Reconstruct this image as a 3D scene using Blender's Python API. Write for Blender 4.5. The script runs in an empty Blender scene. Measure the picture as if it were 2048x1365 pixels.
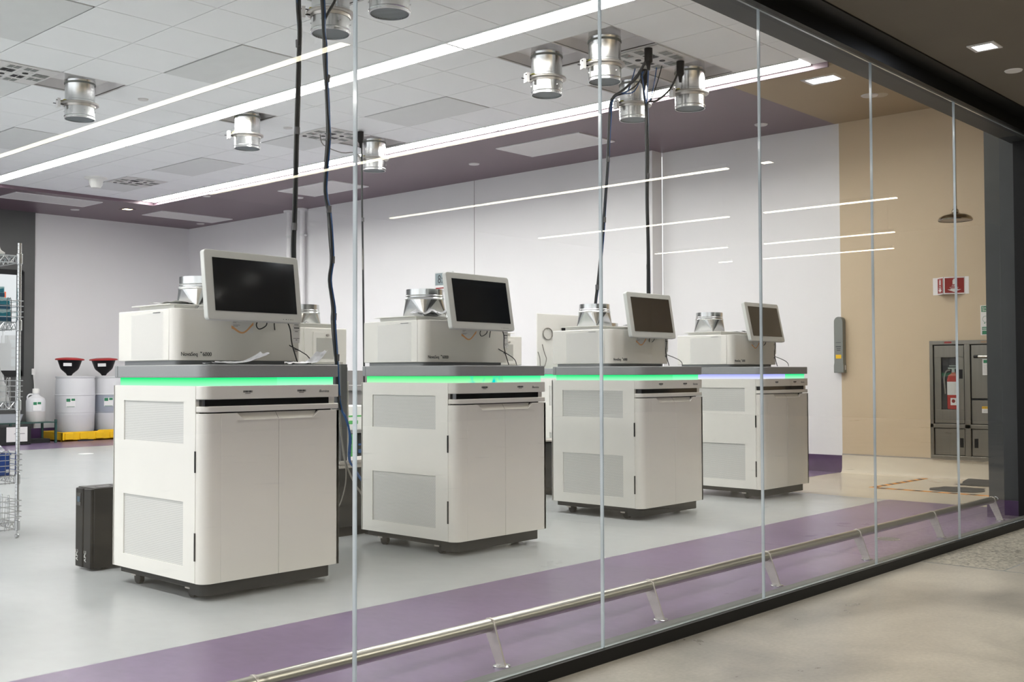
import bpy, bmesh, math, random
from mathutils import Vector, Matrix
random.seed(7)
C = bpy.context.scene.collection
PI = math.pi

# ------------------------------------------------------------------ materials
def _new(name):
    m = bpy.data.materials.new(name); m.use_nodes = True
    nt = m.node_tree; b = nt.nodes['Principled BSDF']
    return m, nt, b
def mat(name, col, rough=.5, metal=0., spec=.5, coat=0., noise=0., nscale=8., bump=0., bscale=200., emit=None, estr=0., alpha=1., stretch=None):
    m, nt, b = _new(name)
    b.inputs['Base Color'].default_value = (*col, 1)
    b.inputs['Roughness'].default_value = rough
    b.inputs['Metallic'].default_value = metal
    b.inputs['Specular IOR Level'].default_value = spec
    b.inputs['Coat Weight'].default_value = coat
    b.inputs['Coat Roughness'].default_value = .06
    b.inputs['Alpha'].default_value = alpha
    tc = nt.nodes.new('ShaderNodeTexCoord'); vec = tc.outputs['Object']
    if stretch:
        mp = nt.nodes.new('ShaderNodeMapping'); mp.inputs['Scale'].default_value = stretch
        nt.links.new(vec, mp.inputs['Vector']); vec = mp.outputs['Vector']
    n = nt.nodes.new('ShaderNodeTexNoise'); n.inputs['Scale'].default_value = nscale
    n.inputs['Detail'].default_value = 6; nt.links.new(vec, n.inputs['Vector'])
    r = nt.nodes.new('ShaderNodeMapRange')
    r.inputs['From Min'].default_value = .3; r.inputs['From Max'].default_value = .7
    r.inputs['To Min'].default_value = 1 - noise; r.inputs['To Max'].default_value = 1 + noise
    nt.links.new(n.outputs['Fac'], r.inputs['Value'])
    mx = nt.nodes.new('ShaderNodeVectorMath'); mx.operation = 'SCALE'
    mx.inputs[0].default_value = col; nt.links.new(r.outputs['Result'], mx.inputs['Scale'])
    nt.links.new(mx.outputs['Vector'], b.inputs['Base Color'])
    if bump:
        n2 = nt.nodes.new('ShaderNodeTexNoise'); n2.inputs['Scale'].default_value = bscale
        nt.links.new(vec, n2.inputs['Vector'])
        bp = nt.nodes.new('ShaderNodeBump'); bp.inputs['Strength'].default_value = bump; bp.inputs['Distance'].default_value = .01
        nt.links.new(n2.outputs['Fac'], bp.inputs['Height']); nt.links.new(bp.outputs['Normal'], b.inputs['Normal'])
    if emit:
        b.inputs['Emission Color'].default_value = (*emit, 1); b.inputs['Emission Strength'].default_value = estr
    return m
def emis(name, col, s):
    m = bpy.data.materials.new(name); m.use_nodes = True; nt = m.node_tree
    nt.nodes.remove(nt.nodes['Principled BSDF'])
    e = nt.nodes.new('ShaderNodeEmission'); e.inputs[0].default_value = (*col, 1); e.inputs[1].default_value = s
    nt.links.new(e.outputs[0], nt.nodes['Material Output'].inputs[0]); return m

M = {}
M['enamel'] = mat('white enamel', (.77, .755, .71), .28, coat=.15, noise=.01)
M['enamel_side'] = mat('white enamel side', (.80, .79, .75), .35, noise=.01)
M['inner'] = mat('dark inner gap', (.02, .02, .022), .6)
M['slab'] = mat('grey counter slab', (.30, .31, .32), .38, noise=.06, nscale=300)
M['base'] = mat('charcoal base', (.02, .021, .022), .6, spec=.3, noise=.1)
M['black'] = mat('black plastic', (.007, .007, .008), .4, spec=.22, noise=.1)
M['blackgloss'] = mat('black glossy recess', (.008, .008, .009), .12, coat=.5)
M['bezel'] = mat('pale grey bezel', (.60, .62, .60), .4)
M['screen'] = mat('dark screen glass', (.012, .014, .017), .07, spec=.6, coat=.6)
M['ink'] = mat('dark ink', (.05, .055, .06), .6)
M['inkgrey'] = mat('grey ink', (.22, .23, .23), .6)
M['galv'] = mat('galvanised steel', (.66, .67, .67), .24, 1., noise=.10, nscale=9., bump=.08, bscale=14., stretch=(1, 1, .35))
M['galvplate'] = mat('galvanised plate', (.92, .90, .90), .45, .1, noise=.06, nscale=5)
M['flange'] = mat('dull steel flange', (.50, .48, .45), .4, .8, noise=.12, nscale=20)
M['chrome'] = mat('chromed wire', (.62, .63, .64), .22, 1., noise=.05)
M['brushed'] = mat('brushed stainless', (.52, .51, .46), .3, 1., noise=.06, nscale=60, stretch=(.03, 1, 1))
M['bracket'] = mat('stainless bracket', (.50, .47, .44), .38, .8, noise=.08, nscale=30)
M['lockersteel'] = mat('stainless locker', (.25, .235, .205), .3, .75, noise=.07, nscale=40, stretch=(1, 1, .05))
M['wall'] = mat('white wall paint', (.79, .79, .795), .38, noise=.008, nscale=3)
M['beige'] = mat('beige wall paint', (.58, .47, .325), .5, noise=.012, nscale=3)
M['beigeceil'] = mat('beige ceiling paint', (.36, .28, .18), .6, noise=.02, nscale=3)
M['plumceil'] = mat('plum ceiling paint', (.15, .10, .125), .4, noise=.05, nscale=2)
M['plum'] = mat('plum vinyl', (.085, .045, .115), .3, noise=.1, nscale=14)
M['tile'] = mat('ceiling tile', (.87, .885, .89), .75, noise=.012, nscale=5)
M['tbar'] = mat('ceiling grid', (.30, .30, .29), .6)
M['greypanel'] = mat('grey ceiling panel', (.70, .715, .71), .6, noise=.02)
M['whitepanel'] = mat('pale ceiling panel', (.66, .65, .64), .6)
M['frame'] = mat('black anodised frame', (.005, .005, .005), .45, spec=.2, noise=.1)
M['framegrey'] = mat('grey frame top', (.075, .085, .08), .35)
M['column'] = mat('charcoal column paint', (.05, .055, .055), .55, noise=.05)
M['darkwall'] = mat('charcoal wall panel', (.085, .088, .088), .4, noise=.12, nscale=2)
M['corrceil'] = mat('dark corridor ceiling', (.13, .113, .088), .8, noise=.05, nscale=2)
M['blue'] = mat('blue cable', (.01, .07, .22), .4)
M['cable'] = mat('black cable', (.016, .018, .02), .4)
M['greycable'] = mat('grey cable', (.22, .21, .19), .5)
M['tie'] = mat('grey velcro tie', (.10, .10, .105), .8)
M['yellow'] = mat('yellow plastic', (.85, .52, .006), .45, noise=.03)
M['yellowtag'] = mat('yellow tag', (.60, .54, .08), .6)
M['red'] = mat('red plastic', (.45, .02, .02), .4, noise=.03)
M['signred'] = mat('red sign', (.30, .025, .022), .5)
M['signgreen'] = mat('green sign', (.015, .19, .085), .5)
M['white'] = mat('white sticker', (.78, .78, .78), .5)
M['poly'] = mat('translucent polyethylene', (.66, .67, .69), .4, noise=.02, nscale=4)
M['polydark'] = mat('drum with dark contents', (.33, .36, .42), .4, noise=.05, nscale=4)
M['liquid'] = mat('pale liquid', (.55, .53, .52), .4)
M['teal'] = mat('teal carton', (.01, .16, .22), .5, noise=.25, nscale=30)
M['tealpale'] = mat('pale teal carton', (.33, .52, .55), .5)
M['darkteal'] = mat('dark blue carton band', (.012, .07, .13), .5)
M['bluebin'] = mat('blue bin plastic', (.01, .06, .30), .35)
M['greytub'] = mat('grey tub plastic', (.30, .32, .35), .5)
M['greenmetal'] = mat('green epoxy wire', (.02, .07, .06), .4)
M['rubber'] = mat('black rubber mat', (.06, .06, .06), .8, noise=.2, nscale=60)
M['paper'] = mat('white paper', (.75, .75, .74), .6)
M['silver'] = mat('crumpled silver film', (.62, .63, .66), .3, .2, noise=.25, nscale=25, bump=.4, bscale=30)
M['plastic'] = mat('white tray plastic', (.76, .76, .73), .45)
M['orange'] = mat('orange print', (.78, .42, .20), .6)
M['orangetape'] = mat('orange tape', (.85, .33, .03), .6)
M['greydevice'] = mat('grey device plastic', (.20, .215, .20), .5)
M['greencarton'] = mat('green print carton', (.10, .42, .12), .5)
M['extred'] = mat('extinguisher red', (.42, .02, .015), .3, coat=.4)
M['greyblue'] = mat('grey metal bench', (.26, .25, .25), .4)
M['lcd'] = mat('grey lcd', (.26, .32, .33), .3)
M['brown'] = mat('brown board', (.3, .2, .12), .6)
M['strip'] = emis('lit strip diffuser', (1, .975, .94), 33.)
M['corrstrip'] = emis('lit corridor strip', (1, .93, .72), 13.)
M['downlight'] = emis('lit downlight', (.82, .87, 1), 7.)
M['warmdown'] = emis('lit warm downlight', (1, .9, .55), 5.)
M['backlight'] = emis('back room light', (.9, .97, 1), 2.2)
M['lampred'] = emis('lit red lamp', (1, .2, .08), .8)
M['lampgreen'] = emis('lit green lamp', (.1, .9, .4), .5)

def floor_mat(name, col, rough, noise, nscale, vein=0.):
    m, nt, b = _new(name)
    tc = nt.nodes.new('ShaderNodeTexCoord')
    mp = nt.nodes.new('ShaderNodeMapping'); mp.inputs['Scale'].default_value = (1, .6, 1)
    nt.links.new(tc.outputs['Object'], mp.inputs['Vector'])
    n1 = nt.nodes.new('ShaderNodeTexNoise'); n1.inputs['Scale'].default_value = nscale; n1.inputs['Detail'].default_value = 9; n1.inputs['Roughness'].default_value = .65
    n2 = nt.nodes.new('ShaderNodeTexNoise'); n2.inputs['Scale'].default_value = nscale * .12; n2.inputs['Detail'].default_value = 3
    nt.links.new(mp.outputs[0], n1.inputs['Vector']); nt.links.new(mp.outputs[0], n2.inputs['Vector'])
    a = nt.nodes.new('ShaderNodeMath'); a.operation = 'ADD'; nt.links.new(n1.outputs['Fac'], a.inputs[0]); nt.links.new(n2.outputs['Fac'], a.inputs[1])
    r = nt.nodes.new('ShaderNodeMapRange'); r.inputs['From Min'].default_value = .7; r.inputs['From Max'].default_value = 1.3
    r.inputs['To Min'].default_value = 1 - noise; r.inputs['To Max'].default_value = 1 + noise
    nt.links.new(a.outputs[0], r.inputs['Value'])
    sc = nt.nodes.new('ShaderNodeVectorMath'); sc.operation = 'SCALE'; sc.inputs[0].default_value = col
    nt.links.new(r.outputs[0], sc.inputs['Scale'])
    nt.links.new(sc.outputs[0], b.inputs['Base Color'])
    b.inputs['Roughness'].default_value = rough
    bp = nt.nodes.new('ShaderNodeBump'); bp.inputs['Strength'].default_value = .04; bp.inputs['Distance'].default_value = .004
    nt.links.new(n1.outputs['Fac'], bp.inputs['Height']); nt.links.new(bp.outputs['Normal'], b.inputs['Normal'])
    return m
M['floor'] = floor_mat('pale grey vinyl floor', (.43, .45, .46), .27, .04, 12)
M['plumfloor'] = floor_mat('plum marbled vinyl floor', (.16, .108, .21), .3, .16, 22)
M['beigefloor'] = floor_mat('beige vinyl floor', (.62, .56, .45), .25, .05, 12)
def concrete():
    m, nt, b = _new('polished concrete')
    tc = nt.nodes.new('ShaderNodeTexCoord')
    n = nt.nodes.new('ShaderNodeTexNoise'); n.inputs['Scale'].default_value = 1.5; n.inputs['Detail'].default_value = 7; n.inputs['Roughness'].default_value = .58; n.inputs['Distortion'].default_value = .4
    nt.links.new(tc.outputs['Object'], n.inputs['Vector'])
    cr = nt.nodes.new('ShaderNodeValToRGB'); cr.color_ramp.elements[0].position = .3; cr.color_ramp.elements[1].position = .72
    cr.color_ramp.elements[0].color = (.20, .19, .17, 1); cr.color_ramp.elements[1].color = (.44, .415, .36, 1)
    nt.links.new(n.outputs['Fac'], cr.inputs[0])
    v = nt.nodes.new('ShaderNodeTexNoise'); v.inputs['Scale'].default_value = 60; v.inputs['Detail'].default_value = 4
    nt.links.new(tc.outputs['Object'], v.inputs['Vector'])
    r = nt.nodes.new('ShaderNodeMapRange'); r.inputs['From Min'].default_value = .3; r.inputs['From Max'].default_value = .75; r.inputs['To Min'].default_value = .9; r.inputs['To Max'].default_value = 1.12
    nt.links.new(v.outputs['Fac'], r.inputs['Value'])
    mx = nt.nodes.new('ShaderNodeVectorMath'); mx.operation = 'SCALE'; nt.links.new(cr.outputs[0], mx.inputs[0]); nt.links.new(r.outputs[0], mx.inputs['Scale'])
    # joint lines every 1.5 m along X
    nt.links.new(mx.outputs[0], b.inputs['Base Color'])
    b.inputs['Roughness'].default_value = .2
    r2 = nt.nodes.new('ShaderNodeMapRange'); r2.inputs['To Min'].default_value = .24; r2.inputs['To Max'].default_value = .34
    nt.links.new(n.outputs['Fac'], r2.inputs['Value']); nt.links.new(r2.outputs[0], b.inputs['Roughness'])
    return m
M['concrete'] = concrete()
def speckle():
    m, nt, b = _new('exposed aggregate')
    tc = nt.nodes.new('ShaderNodeTexCoord'); v = nt.nodes.new('ShaderNodeTexVoronoi'); v.inputs['Scale'].default_value = 70
    nt.links.new(tc.outputs['Object'], v.inputs['Vector'])
    cr = nt.nodes.new('ShaderNodeValToRGB'); cr.color_ramp.elements[0].position = .1; cr.color_ramp.elements[1].position = .8
    cr.color_ramp.elements[0].color = (.13, .125, .11, 1); cr.color_ramp.elements[1].color = (.42, .40, .34, 1)
    nt.links.new(v.outputs['Color'], cr.inputs[0]); nt.links.new(cr.outputs[0], b.inputs['Base Color']); b.inputs['Roughness'].default_value = .35
    return m
M['aggregate'] = speckle()
def perforated(name, base, hole, step):
    m, nt, b = _new(name)
    tc = nt.nodes.new('ShaderNodeTexCoord'); sp = nt.nodes.new('ShaderNodeSeparateXYZ'); nt.links.new(tc.outputs['Object'], sp.inputs[0])
    def mth(op, a, bb=None):
        n = nt.nodes.new('ShaderNodeMath'); n.operation = op
        for i, q in enumerate((a, bb)):
            if q is None: continue
            if isinstance(q, (int, float)): n.inputs[i].default_value = q
            else: nt.links.new(q, n.inputs[i])
        return n.outputs[0]
    h = mth('ADD', sp.outputs['X'], sp.outputs['Y'])
    row = mth('FLOOR', mth('DIVIDE', sp.outputs['Z'], step))
    u = mth('ADD', mth('DIVIDE', h, step), mth('MULTIPLY', row, .5))
    fu = mth('SUBTRACT', mth('FRACT', u), .5); fv = mth('SUBTRACT', mth('FRACT', mth('DIVIDE', sp.outputs['Z'], step)), .5)
    d = mth('SQRT', mth('ADD', mth('MULTIPLY', fu, fu), mth('MULTIPLY', fv, fv)))
    hole_ = mth('LESS_THAN', d, .27)
    mx = nt.nodes.new('ShaderNodeMix'); mx.data_type = 'RGBA'
    nt.links.new(hole_, mx.inputs['Factor']); mx.inputs['A'].default_value = (*base, 1); mx.inputs['B'].default_value = (*hole, 1)
    nt.links.new(mx.outputs['Result'], b.inputs['Base Color']); b.inputs['Roughness'].default_value = .5
    return m
M['grille'] = perforated('perforated white sheet', (.68, .68, .66), (.36, .37, .36), .0085)
M['mesh'] = perforated('dark wire mesh', (.25, .29, .31), (.03, .035, .04), .016)
M['bgrille'] = perforated('perforated rear sheet', (.50, .50, .47), (.36, .36, .34), .006)

def lightbar(name, top, bot, s, mix=None):
    m = bpy.data.materials.new(name); m.use_nodes = True; nt = m.node_tree
    nt.nodes.remove(nt.nodes['Principled BSDF'])
    tc = nt.nodes.new('ShaderNodeTexCoord'); sp = nt.nodes.new('ShaderNodeSeparateXYZ'); nt.links.new(tc.outputs['Object'], sp.inputs[0])
    r = nt.nodes.new('ShaderNodeMapRange'); r.inputs['From Min'].default_value = 1.006; r.inputs['From Max'].default_value = 1.040
    nt.links.new(sp.outputs['Z'], r.inputs['Value'])
    cr = nt.nodes.new('ShaderNodeValToRGB'); cr.color_ramp.elements[0].color = (*bot, 1); cr.color_ramp.elements[1].color = (*top, 1)
    nt.links.new(r.outputs[0], cr.inputs[0]); col = cr.outputs[0]
    if mix:
        n = nt.nodes.new('ShaderNodeTexNoise'); n.inputs['Scale'].default_value = 11; nt.links.new(tc.outputs['Object'], n.inputs['Vector'])
        r2 = nt.nodes.new('ShaderNodeMapRange'); r2.inputs['From Min'].default_value = .49; r2.inputs['From Max'].default_value = .62; nt.links.new(n.outputs['Fac'], r2.inputs['Value'])
        r3 = nt.nodes.new('ShaderNodeMapRange'); r3.inputs['From Min'].default_value = .02; r3.inputs['From Max'].default_value = .12; nt.links.new(sp.outputs['X'], r3.inputs['Value'])
        r3m = nt.nodes.new('ShaderNodeMath'); r3m.operation = 'MULTIPLY'; nt.links.new(r2.outputs[0], r3m.inputs[0]); nt.links.new(r3.outputs[0], r3m.inputs[1]); r2 = r3m
        mx = nt.nodes.new('ShaderNodeMix'); mx.data_type = 'RGBA'; nt.links.new(r2.outputs[0], mx.inputs['Factor'])
        nt.links.new(col, mx.inputs['A']); mx.inputs['B'].default_value = (*mix, 1); col = mx.outputs['Result']
    e = nt.nodes.new('ShaderNodeEmission'); e.inputs[1].default_value = s; nt.links.new(col, e.inputs[0])
    nt.links.new(e.outputs[0], nt.nodes['Material Output'].inputs[0]); return m
M['green'] = lightbar('green light bar', (.01, .80, .22), (.36, 1., .58), 1.08)
M['greenB'] = lightbar('bright green light bar', (.02, .88, .30), (.42, 1., .62), 1.12)
M['greenmix'] = lightbar('green cyan light bar', (.05, .84, .22), (.42, 1., .52), 1.08, (.0, .70, .62))
M['bluebar'] = lightbar('blue white light bar', (.40, .44, 1.), (.80, .82, 1.), 1.1)

def glass_mat():
    m = bpy.data.materials.new('clear glass'); m.use_nodes = True; nt = m.node_tree
    nt.nodes.remove(nt.nodes['Principled BSDF'])
    t = nt.nodes.new('ShaderNodeBsdfTransparent'); t.inputs[0].default_value = (.965, .975, .965, 1)
    g = nt.nodes.new('ShaderNodeBsdfGlossy'); g.inputs['Roughness'].default_value = 0.
    f = nt.nodes.new('ShaderNodeFresnel'); f.inputs['IOR'].default_value = 1.5
    ge = nt.nodes.new('ShaderNodeNewGeometry'); io = nt.nodes.new('ShaderNodeMapRange'); io.inputs['To Min'].default_value = 1.5; io.inputs['To Max'].default_value = 1 / 1.5
    nt.links.new(ge.outputs['Backfacing'], io.inputs['Value']); nt.links.new(io.outputs[0], f.inputs['IOR'])
    mu = nt.nodes.new('ShaderNodeMath'); mu.operation = 'MULTIPLY'; mu.inputs[1].default_value = 1.75; mu.use_clamp = True
    nt.links.new(f.outputs[0], mu.inputs[0])
    mx = nt.nodes.new('ShaderNodeMixShader'); nt.links.new(mu.outputs[0], mx.inputs[0]); nt.links.new(t.outputs[0], mx.inputs[1]); nt.links.new(g.outputs[0], mx.inputs[2])
    nt.links.new(mx.outputs[0], nt.nodes['Material Output'].inputs[0]); return m
M['glass'] = glass_mat()
def clear_mat(name, col, fac, rough=.1):
    m = bpy.data.materials.new(name); m.use_nodes = True; nt = m.node_tree
    b = nt.nodes['Principled BSDF']; b.inputs['Base Color'].default_value = (*col, 1); b.inputs['Roughness'].default_value = rough
    t = nt.nodes.new('ShaderNodeBsdfTransparent'); mx = nt.nodes.new('ShaderNodeMixShader'); mx.inputs[0].default_value = fac
    nt.links.new(t.outputs[0], mx.inputs[1]); nt.links.new(b.outputs[0], mx.inputs[2])
    nt.links.new(mx.outputs[0], nt.nodes['Material Output'].inputs[0]); return m
M['paneback'] = clear_mat('glass rear face', (.6, .7, .7), .0)
M['paneedge'] = mat('polished glass edge', (.50, .56, .59), .15, .0, coat=.6, noise=.3, nscale=3, stretch=(1, 1, .6))
M['bag'] = clear_mat('clear bag film', (.85, .86, .87), .42, .12)
M['film'] = clear_mat('clinging film', (.80, .81, .82), .30, .06)

# ------------------------------------------------------------------ mesh builder
class MB:
    def __init__(s): s.v = []; s.f = []; s.mi = []
    def add(s, vs, fs, mi=0, T=None):
        n = len(s.v)
        s.v += [tuple(T @ Vector(v)) if T else tuple(v) for v in vs]
        s.f += [tuple(i + n for i in f) for f in fs]; s.mi += [mi] * len(fs); return s
    def box(s, x0, x1, y0, y1, z0, z1, mi=0, T=None):
        vs = [(x, y, z) for z in (z0, z1) for x, y in ((x0, y0), (x1, y0), (x1, y1), (x0, y1))]
        return s.add(vs, [(3, 2, 1, 0), (4, 5, 6, 7), (0, 1, 5, 4), (1, 2, 6, 5), (2, 3, 7, 6), (3, 0, 4, 7)], mi, T)
    def prism(s, poly, a0, a1, axis='z', mi=0, T=None):
        n = len(poly)
        def P(p, a):
            return {'z': (p[0], p[1], a), 'y': (p[0], a, p[1]), 'x': (a, p[0], p[1])}[axis]
        vs = [P(p, a0) for p in poly] + [P(p, a1) for p in poly]
        fs = [tuple(range(n))[::-1], tuple(range(n, 2 * n))] + [(i, (i + 1) % n, n + (i + 1) % n, n + i) for i in range(n)]
        return s.add(vs, fs, mi, T)
    def lathe(s, prof, cx=0, cy=0, seg=32, mi=0, T=None, cap=True):
        vs = []; fs = []
        for r, z in prof:
            for k in range(seg):
                a = 2 * PI * k / seg; vs.append((cx + r * math.cos(a), cy + r * math.sin(a), z))
        for i in range(len(prof) - 1):
            for k in range(seg):
                k2 = (k + 1) % seg; fs.append((i * seg + k, i * seg + k2, (i + 1) * seg + k2, (i + 1) * seg + k))
        if cap:
            fs.append(tuple(range(seg))[::-1]); n = (len(prof) - 1) * seg; fs.append(tuple(range(n, n + seg)))
        return s.add(vs, fs, mi, T)
    def tube(s, pts, r, seg=6, mi=0, smooth=4):
        P = [Vector(p) for p in pts]
        if smooth and len(P) > 2:
            Q = []
            for i in range(len(P) - 1):
                p0 = P[max(i - 1, 0)]; p1 = P[i]; p2 = P[i + 1]; p3 = P[min(i + 2, len(P) - 1)]
                for k in range(smooth):
                    t = k / smooth
                    Q.append(.5 * ((2 * p1) + (p2 - p0) * t + (2 * p0 - 5 * p1 + 4 * p2 - p3) * t * t + (3 * p1 - p0 - 3 * p2 + p3) * t ** 3))
            Q.append(P[-1]); P = Q
        n = len(P); vs = []; fs = []
        t0 = (P[1] - P[0]).normalized(); up = Vector((0, 0, 1)) if abs(t0.z) < .9 else Vector((1, 0, 0))
        u = t0.cross(up).normalized()
        for i in range(n):
            t = (P[min(i + 1, n - 1)] - P[max(i - 1, 0)]).normalized()
            u = (u - t * u.dot(t)).normalized(); w = t.cross(u)
            for k in range(seg):
                a = 2 * PI * k / seg; vs.append(P[i] + (u * math.cos(a) + w * math.sin(a)) * r)
        for i in range(n - 1):
            for k in range(seg):
                k2 = (k + 1) % seg; fs.append((i * seg + k, i * seg + k2, (i + 1) * seg + k2, (i + 1) * seg + k))
        fs.append(tuple(range(seg))[::-1]); fs.append(tuple(range((n - 1) * seg, n * seg)))
        return s.add(vs, fs, mi)
    def quad(s, a, b, c, d, mi=0): return s.add([a, b, c, d], [(0, 1, 2, 3)], mi)

def obj(name, mb, m, parent=None, bevel=0., smooth=True, loc=None, rot=None, seg=2, recalc=True):
    me = bpy.data.meshes.new(name); me.from_pydata([tuple(v) for v in mb.v], [], mb.f)
    ms = m if isinstance(m, (list, tuple)) else [m]
    for k in ms: me.materials.append(M[k] if isinstance(k, str) else k)
    for p, i in zip(me.polygons, mb.mi): p.material_index = i
    if recalc: bm = bmesh.new(); bm.from_mesh(me); bmesh.ops.recalc_face_normals(bm, faces=bm.faces); bm.to_mesh(me); bm.free()
    if smooth:
        for p in me.polygons: p.use_smooth = True
        me.set_sharp_from_angle(angle=math.radians(35))
    me.update()
    o = bpy.data.objects.new(name, me); C.objects.link(o)
    if parent is not None: o.parent = parent
    if loc: o.location = loc
    if rot: o.rotation_euler = rot
    if bevel:
        b = o.modifiers.new('bevel', 'BEVEL'); b.width = bevel; b.segments = seg; b.limit_method = 'ANGLE'; b.angle_limit = math.radians(40)
    return o
def tag(o, label=None, cat=None, group=None, kind=None):
    if label: o['label'] = label
    if cat: o['category'] = cat
    if group: o['group'] = group
    if kind: o['kind'] = kind
    return o
def thing(name, label, cat, loc=(0, 0, 0), rotz=0., group=None):
    o = bpy.data.objects.new(name, None); C.objects.link(o); o.empty_display_size = .1
    o.location = loc; o.rotation_euler = (0, 0, rotz); return tag(o, label, cat, group)
def struct(name, mb, m, label=None, **k):
    o = obj(name, mb, m, **k); o['kind'] = 'structure'
    if label: o['label'] = label
    return o
def dup(o, parent=None):
    c = o.copy(); C.objects.link(c); c.parent = parent
    for ch in [q for q in bpy.data.objects if q.parent == o]: dup(ch, c)
    return c
def kids(o): return [q for q in bpy.data.objects if q.parent == o]
def kid(o, name):
    return [q for q in kids(o) if q.name.split('.')[0] == name]
def text(name, body, size, m, parent, T, align='LEFT', sx=1.):
    cu = bpy.data.curves.new(name, 'FONT'); cu.body = body; cu.size = size; cu.extrude = .0006; cu.align_x = align
    t = bpy.data.objects.new(name, cu); C.objects.link(t)
    dg = bpy.context.evaluated_depsgraph_get(); dg.update()
    me = bpy.data.meshes.new_from_object(t.evaluated_get(dg)); bpy.data.objects.remove(t)
    me.transform(Matrix.Diagonal((sx, 1, 1, 1))); me.transform(T); me.materials.clear(); me.materials.append(M[m])
    o = bpy.data.objects.new(name, me); C.objects.link(o); o.parent = parent; return o
def face_T(x, y, z, normal):   # text frame: reads left-to-right seen from outside the face
    if normal == '-y': R = Matrix(((1, 0, 0), (0, 0, -1), (0, 1, 0)))
    if normal == '-x': R = Matrix(((0, 0, -1), (-1, 0, 0), (0, 1, 0)))
    return Matrix.Translation((x, y, z)) @ R.to_4x4()

def foot(x0, x1, y0, y1, fl=0., fr=0., n=7):   # footprint, rounded front corners (front = y0)
    p = []
    if fl:
        for k in range(n + 1):
            a = PI + PI / 2 * k / n; p.append((x0 + fl + fl * math.cos(a), y0 + fl + fl * math.sin(a)))
    else: p.append((x0, y0))
    if fr:
        for k in range(n + 1):
            a = -PI / 2 + PI / 2 * k / n; p.append((x1 - fr + fr * math.cos(a), y0 + fr + fr * math.sin(a)))
    else: p.append((x1, y0))
    return p + [(x1, y1), (x0, y1)]

# ------------------------------------------------------------------ camera
H = 1.0633
cam = bpy.data.cameras.new('camera'); co = bpy.data.objects.new('camera', cam); C.objects.link(co)
yaw, pit, rol = .8271, .0289, -.003
F = Vector((math.sin(yaw) * math.cos(pit), math.cos(yaw) * math.cos(pit), math.sin(pit)))
R0 = Vector((math.cos(yaw), -math.sin(yaw), 0)); U0 = R0.cross(F)
R1 = math.cos(rol) * R0 + math.sin(rol) * U0; U1 = -math.sin(rol) * R0 + math.cos(rol) * U0
mw = Matrix((R1, U1, -F)).transposed().to_4x4(); mw.translation = (0, 0, H)
co.matrix_world = mw
cam.sensor_width = 36; cam.lens = 2181. / 2048 * 36; cam.clip_start = .05; cam.clip_end = 200
bpy.context.scene.camera = co

# ------------------------------------------------------------------ room shell
ZT, ZP = 3.735, 3.70
T = .62
XA, XB, YG = 4.361, 6.655, 4.448
YBACK = 17.78; XE1, XE2 = 10.83, 10.62
b = MB(); b.box(-6, 8.8, 3.855, 15.35, -.05, 0); struct('floor', b, 'floor', 'pale grey vinyl floor under the machines')
b = MB(); b.box(-6, 8.8, 2.52, 3.855, -.05, 0); b.box(8.8, 10.83, 5.27, 15.35, -.05, 0); b.box(-6, 10.83, 15.35, 17.78, -.05, 0)
struct('floor', b, 'plumfloor', 'plum marbled floor border along the glass and walls')
b = MB(); b.box(8.8, 10.83, 2.52, 5.27, -.05, 0); struct('floor', b, 'beigefloor', 'beige floor in the safety shower corner')
b = MB(); b.box(-8, 24, -12, 2.50, -.05, -.0); struct('floor', b, 'concrete', 'polished concrete corridor floor')
b = MB(); b.box(6.058, 9.4, 2.03, 2.47, .0, .0012); struct('floor', b, 'aggregate', 'speckled aggregate patch in the concrete floor')
b = MB()
b.box(6.050, 6.058, -6, 2.47, 0, .0014); b.box(6.058, 9.5, 2.022, 2.03, 0, .0014)
struct('trim_1', b, 'inkgrey')
# end wall (X = const), with its step
b = MB(); b.box(XE1, XE1 + .2, 5.236, 7.50, 0, ZP); b.box(XE2, XE2 + .2, 7.50, YBACK, 0, ZP); struct('wall_right', b, 'wall', 'white end wall')
b = MB(); b.box(XE1, XE1 + .2, 2.5, 5.236, 0, ZP); struct('wall_right', b, 'beige', 'beige part of the end wall')
b = MB(); b.box(XE2 - .003, XE2 + .001, 10.46, 10.468, .18, ZP); struct('trim_2', b, 'tbar')
b = MB(); b.box(7.80, XE2 + .2, YBACK, YBACK + .2, 0, ZP); struct('wall_back', b, 'wall', 'white back wall')
b = MB()   # dark back wall round an interior window
b.box(-6, 5.9, YBACK - .03, YBACK + .2, 0, ZP); b.box(5.9, 7.80, YBACK - .03, YBACK + .2, 0, 1.05); b.box(5.9, 7.80, YBACK - .03, YBACK + .2, 2.72, ZP); b.box(7.60, 7.80, YBACK - .03, YBACK + .2, 1.05, 2.72)
struct('wall_back', b, 'darkwall', 'charcoal back wall round the interior window')
w = MB(); w.box(5.9, 7.60, YBACK - .06, YBACK - .02, 2.66, 2.74); w.box(7.52, 7.62, YBACK - .06, YBACK - .02, 1.03, 2.72); w.box(5.9, 7.60, YBACK - .06, YBACK - .02, 1.03, 1.12)
wf = struct('window_1', w, 'base', 'interior window in the charcoal back wall')
g = MB(); g.quad((5.9, YBACK - .03, 1.1), (7.54, YBACK - .03, 1.1), (7.54, YBACK - .03, 2.68), (5.9, YBACK - .03, 2.68)); obj('pane', g, 'glass', wf)
b = MB(); b.box(4.5, 10, 20.5, 20.6, 0, 3.6); struct('wall_back', b, 'wall', 'wall of the room beyond the window')
b = MB(); b.box(4.5, 10, 18.1, 20.5, -.05, 0); struct('floor', b, 'floor')
# left + front walls (out of frame, close the room)
b = MB(); b.box(8.38, XE1 + .2, 2.44, 2.60, 0, ZP); b.box(-6, 8.3, 2.52, 2.66, 2.79, ZT + .05); struct('wall_front', b, 'beige')
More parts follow.
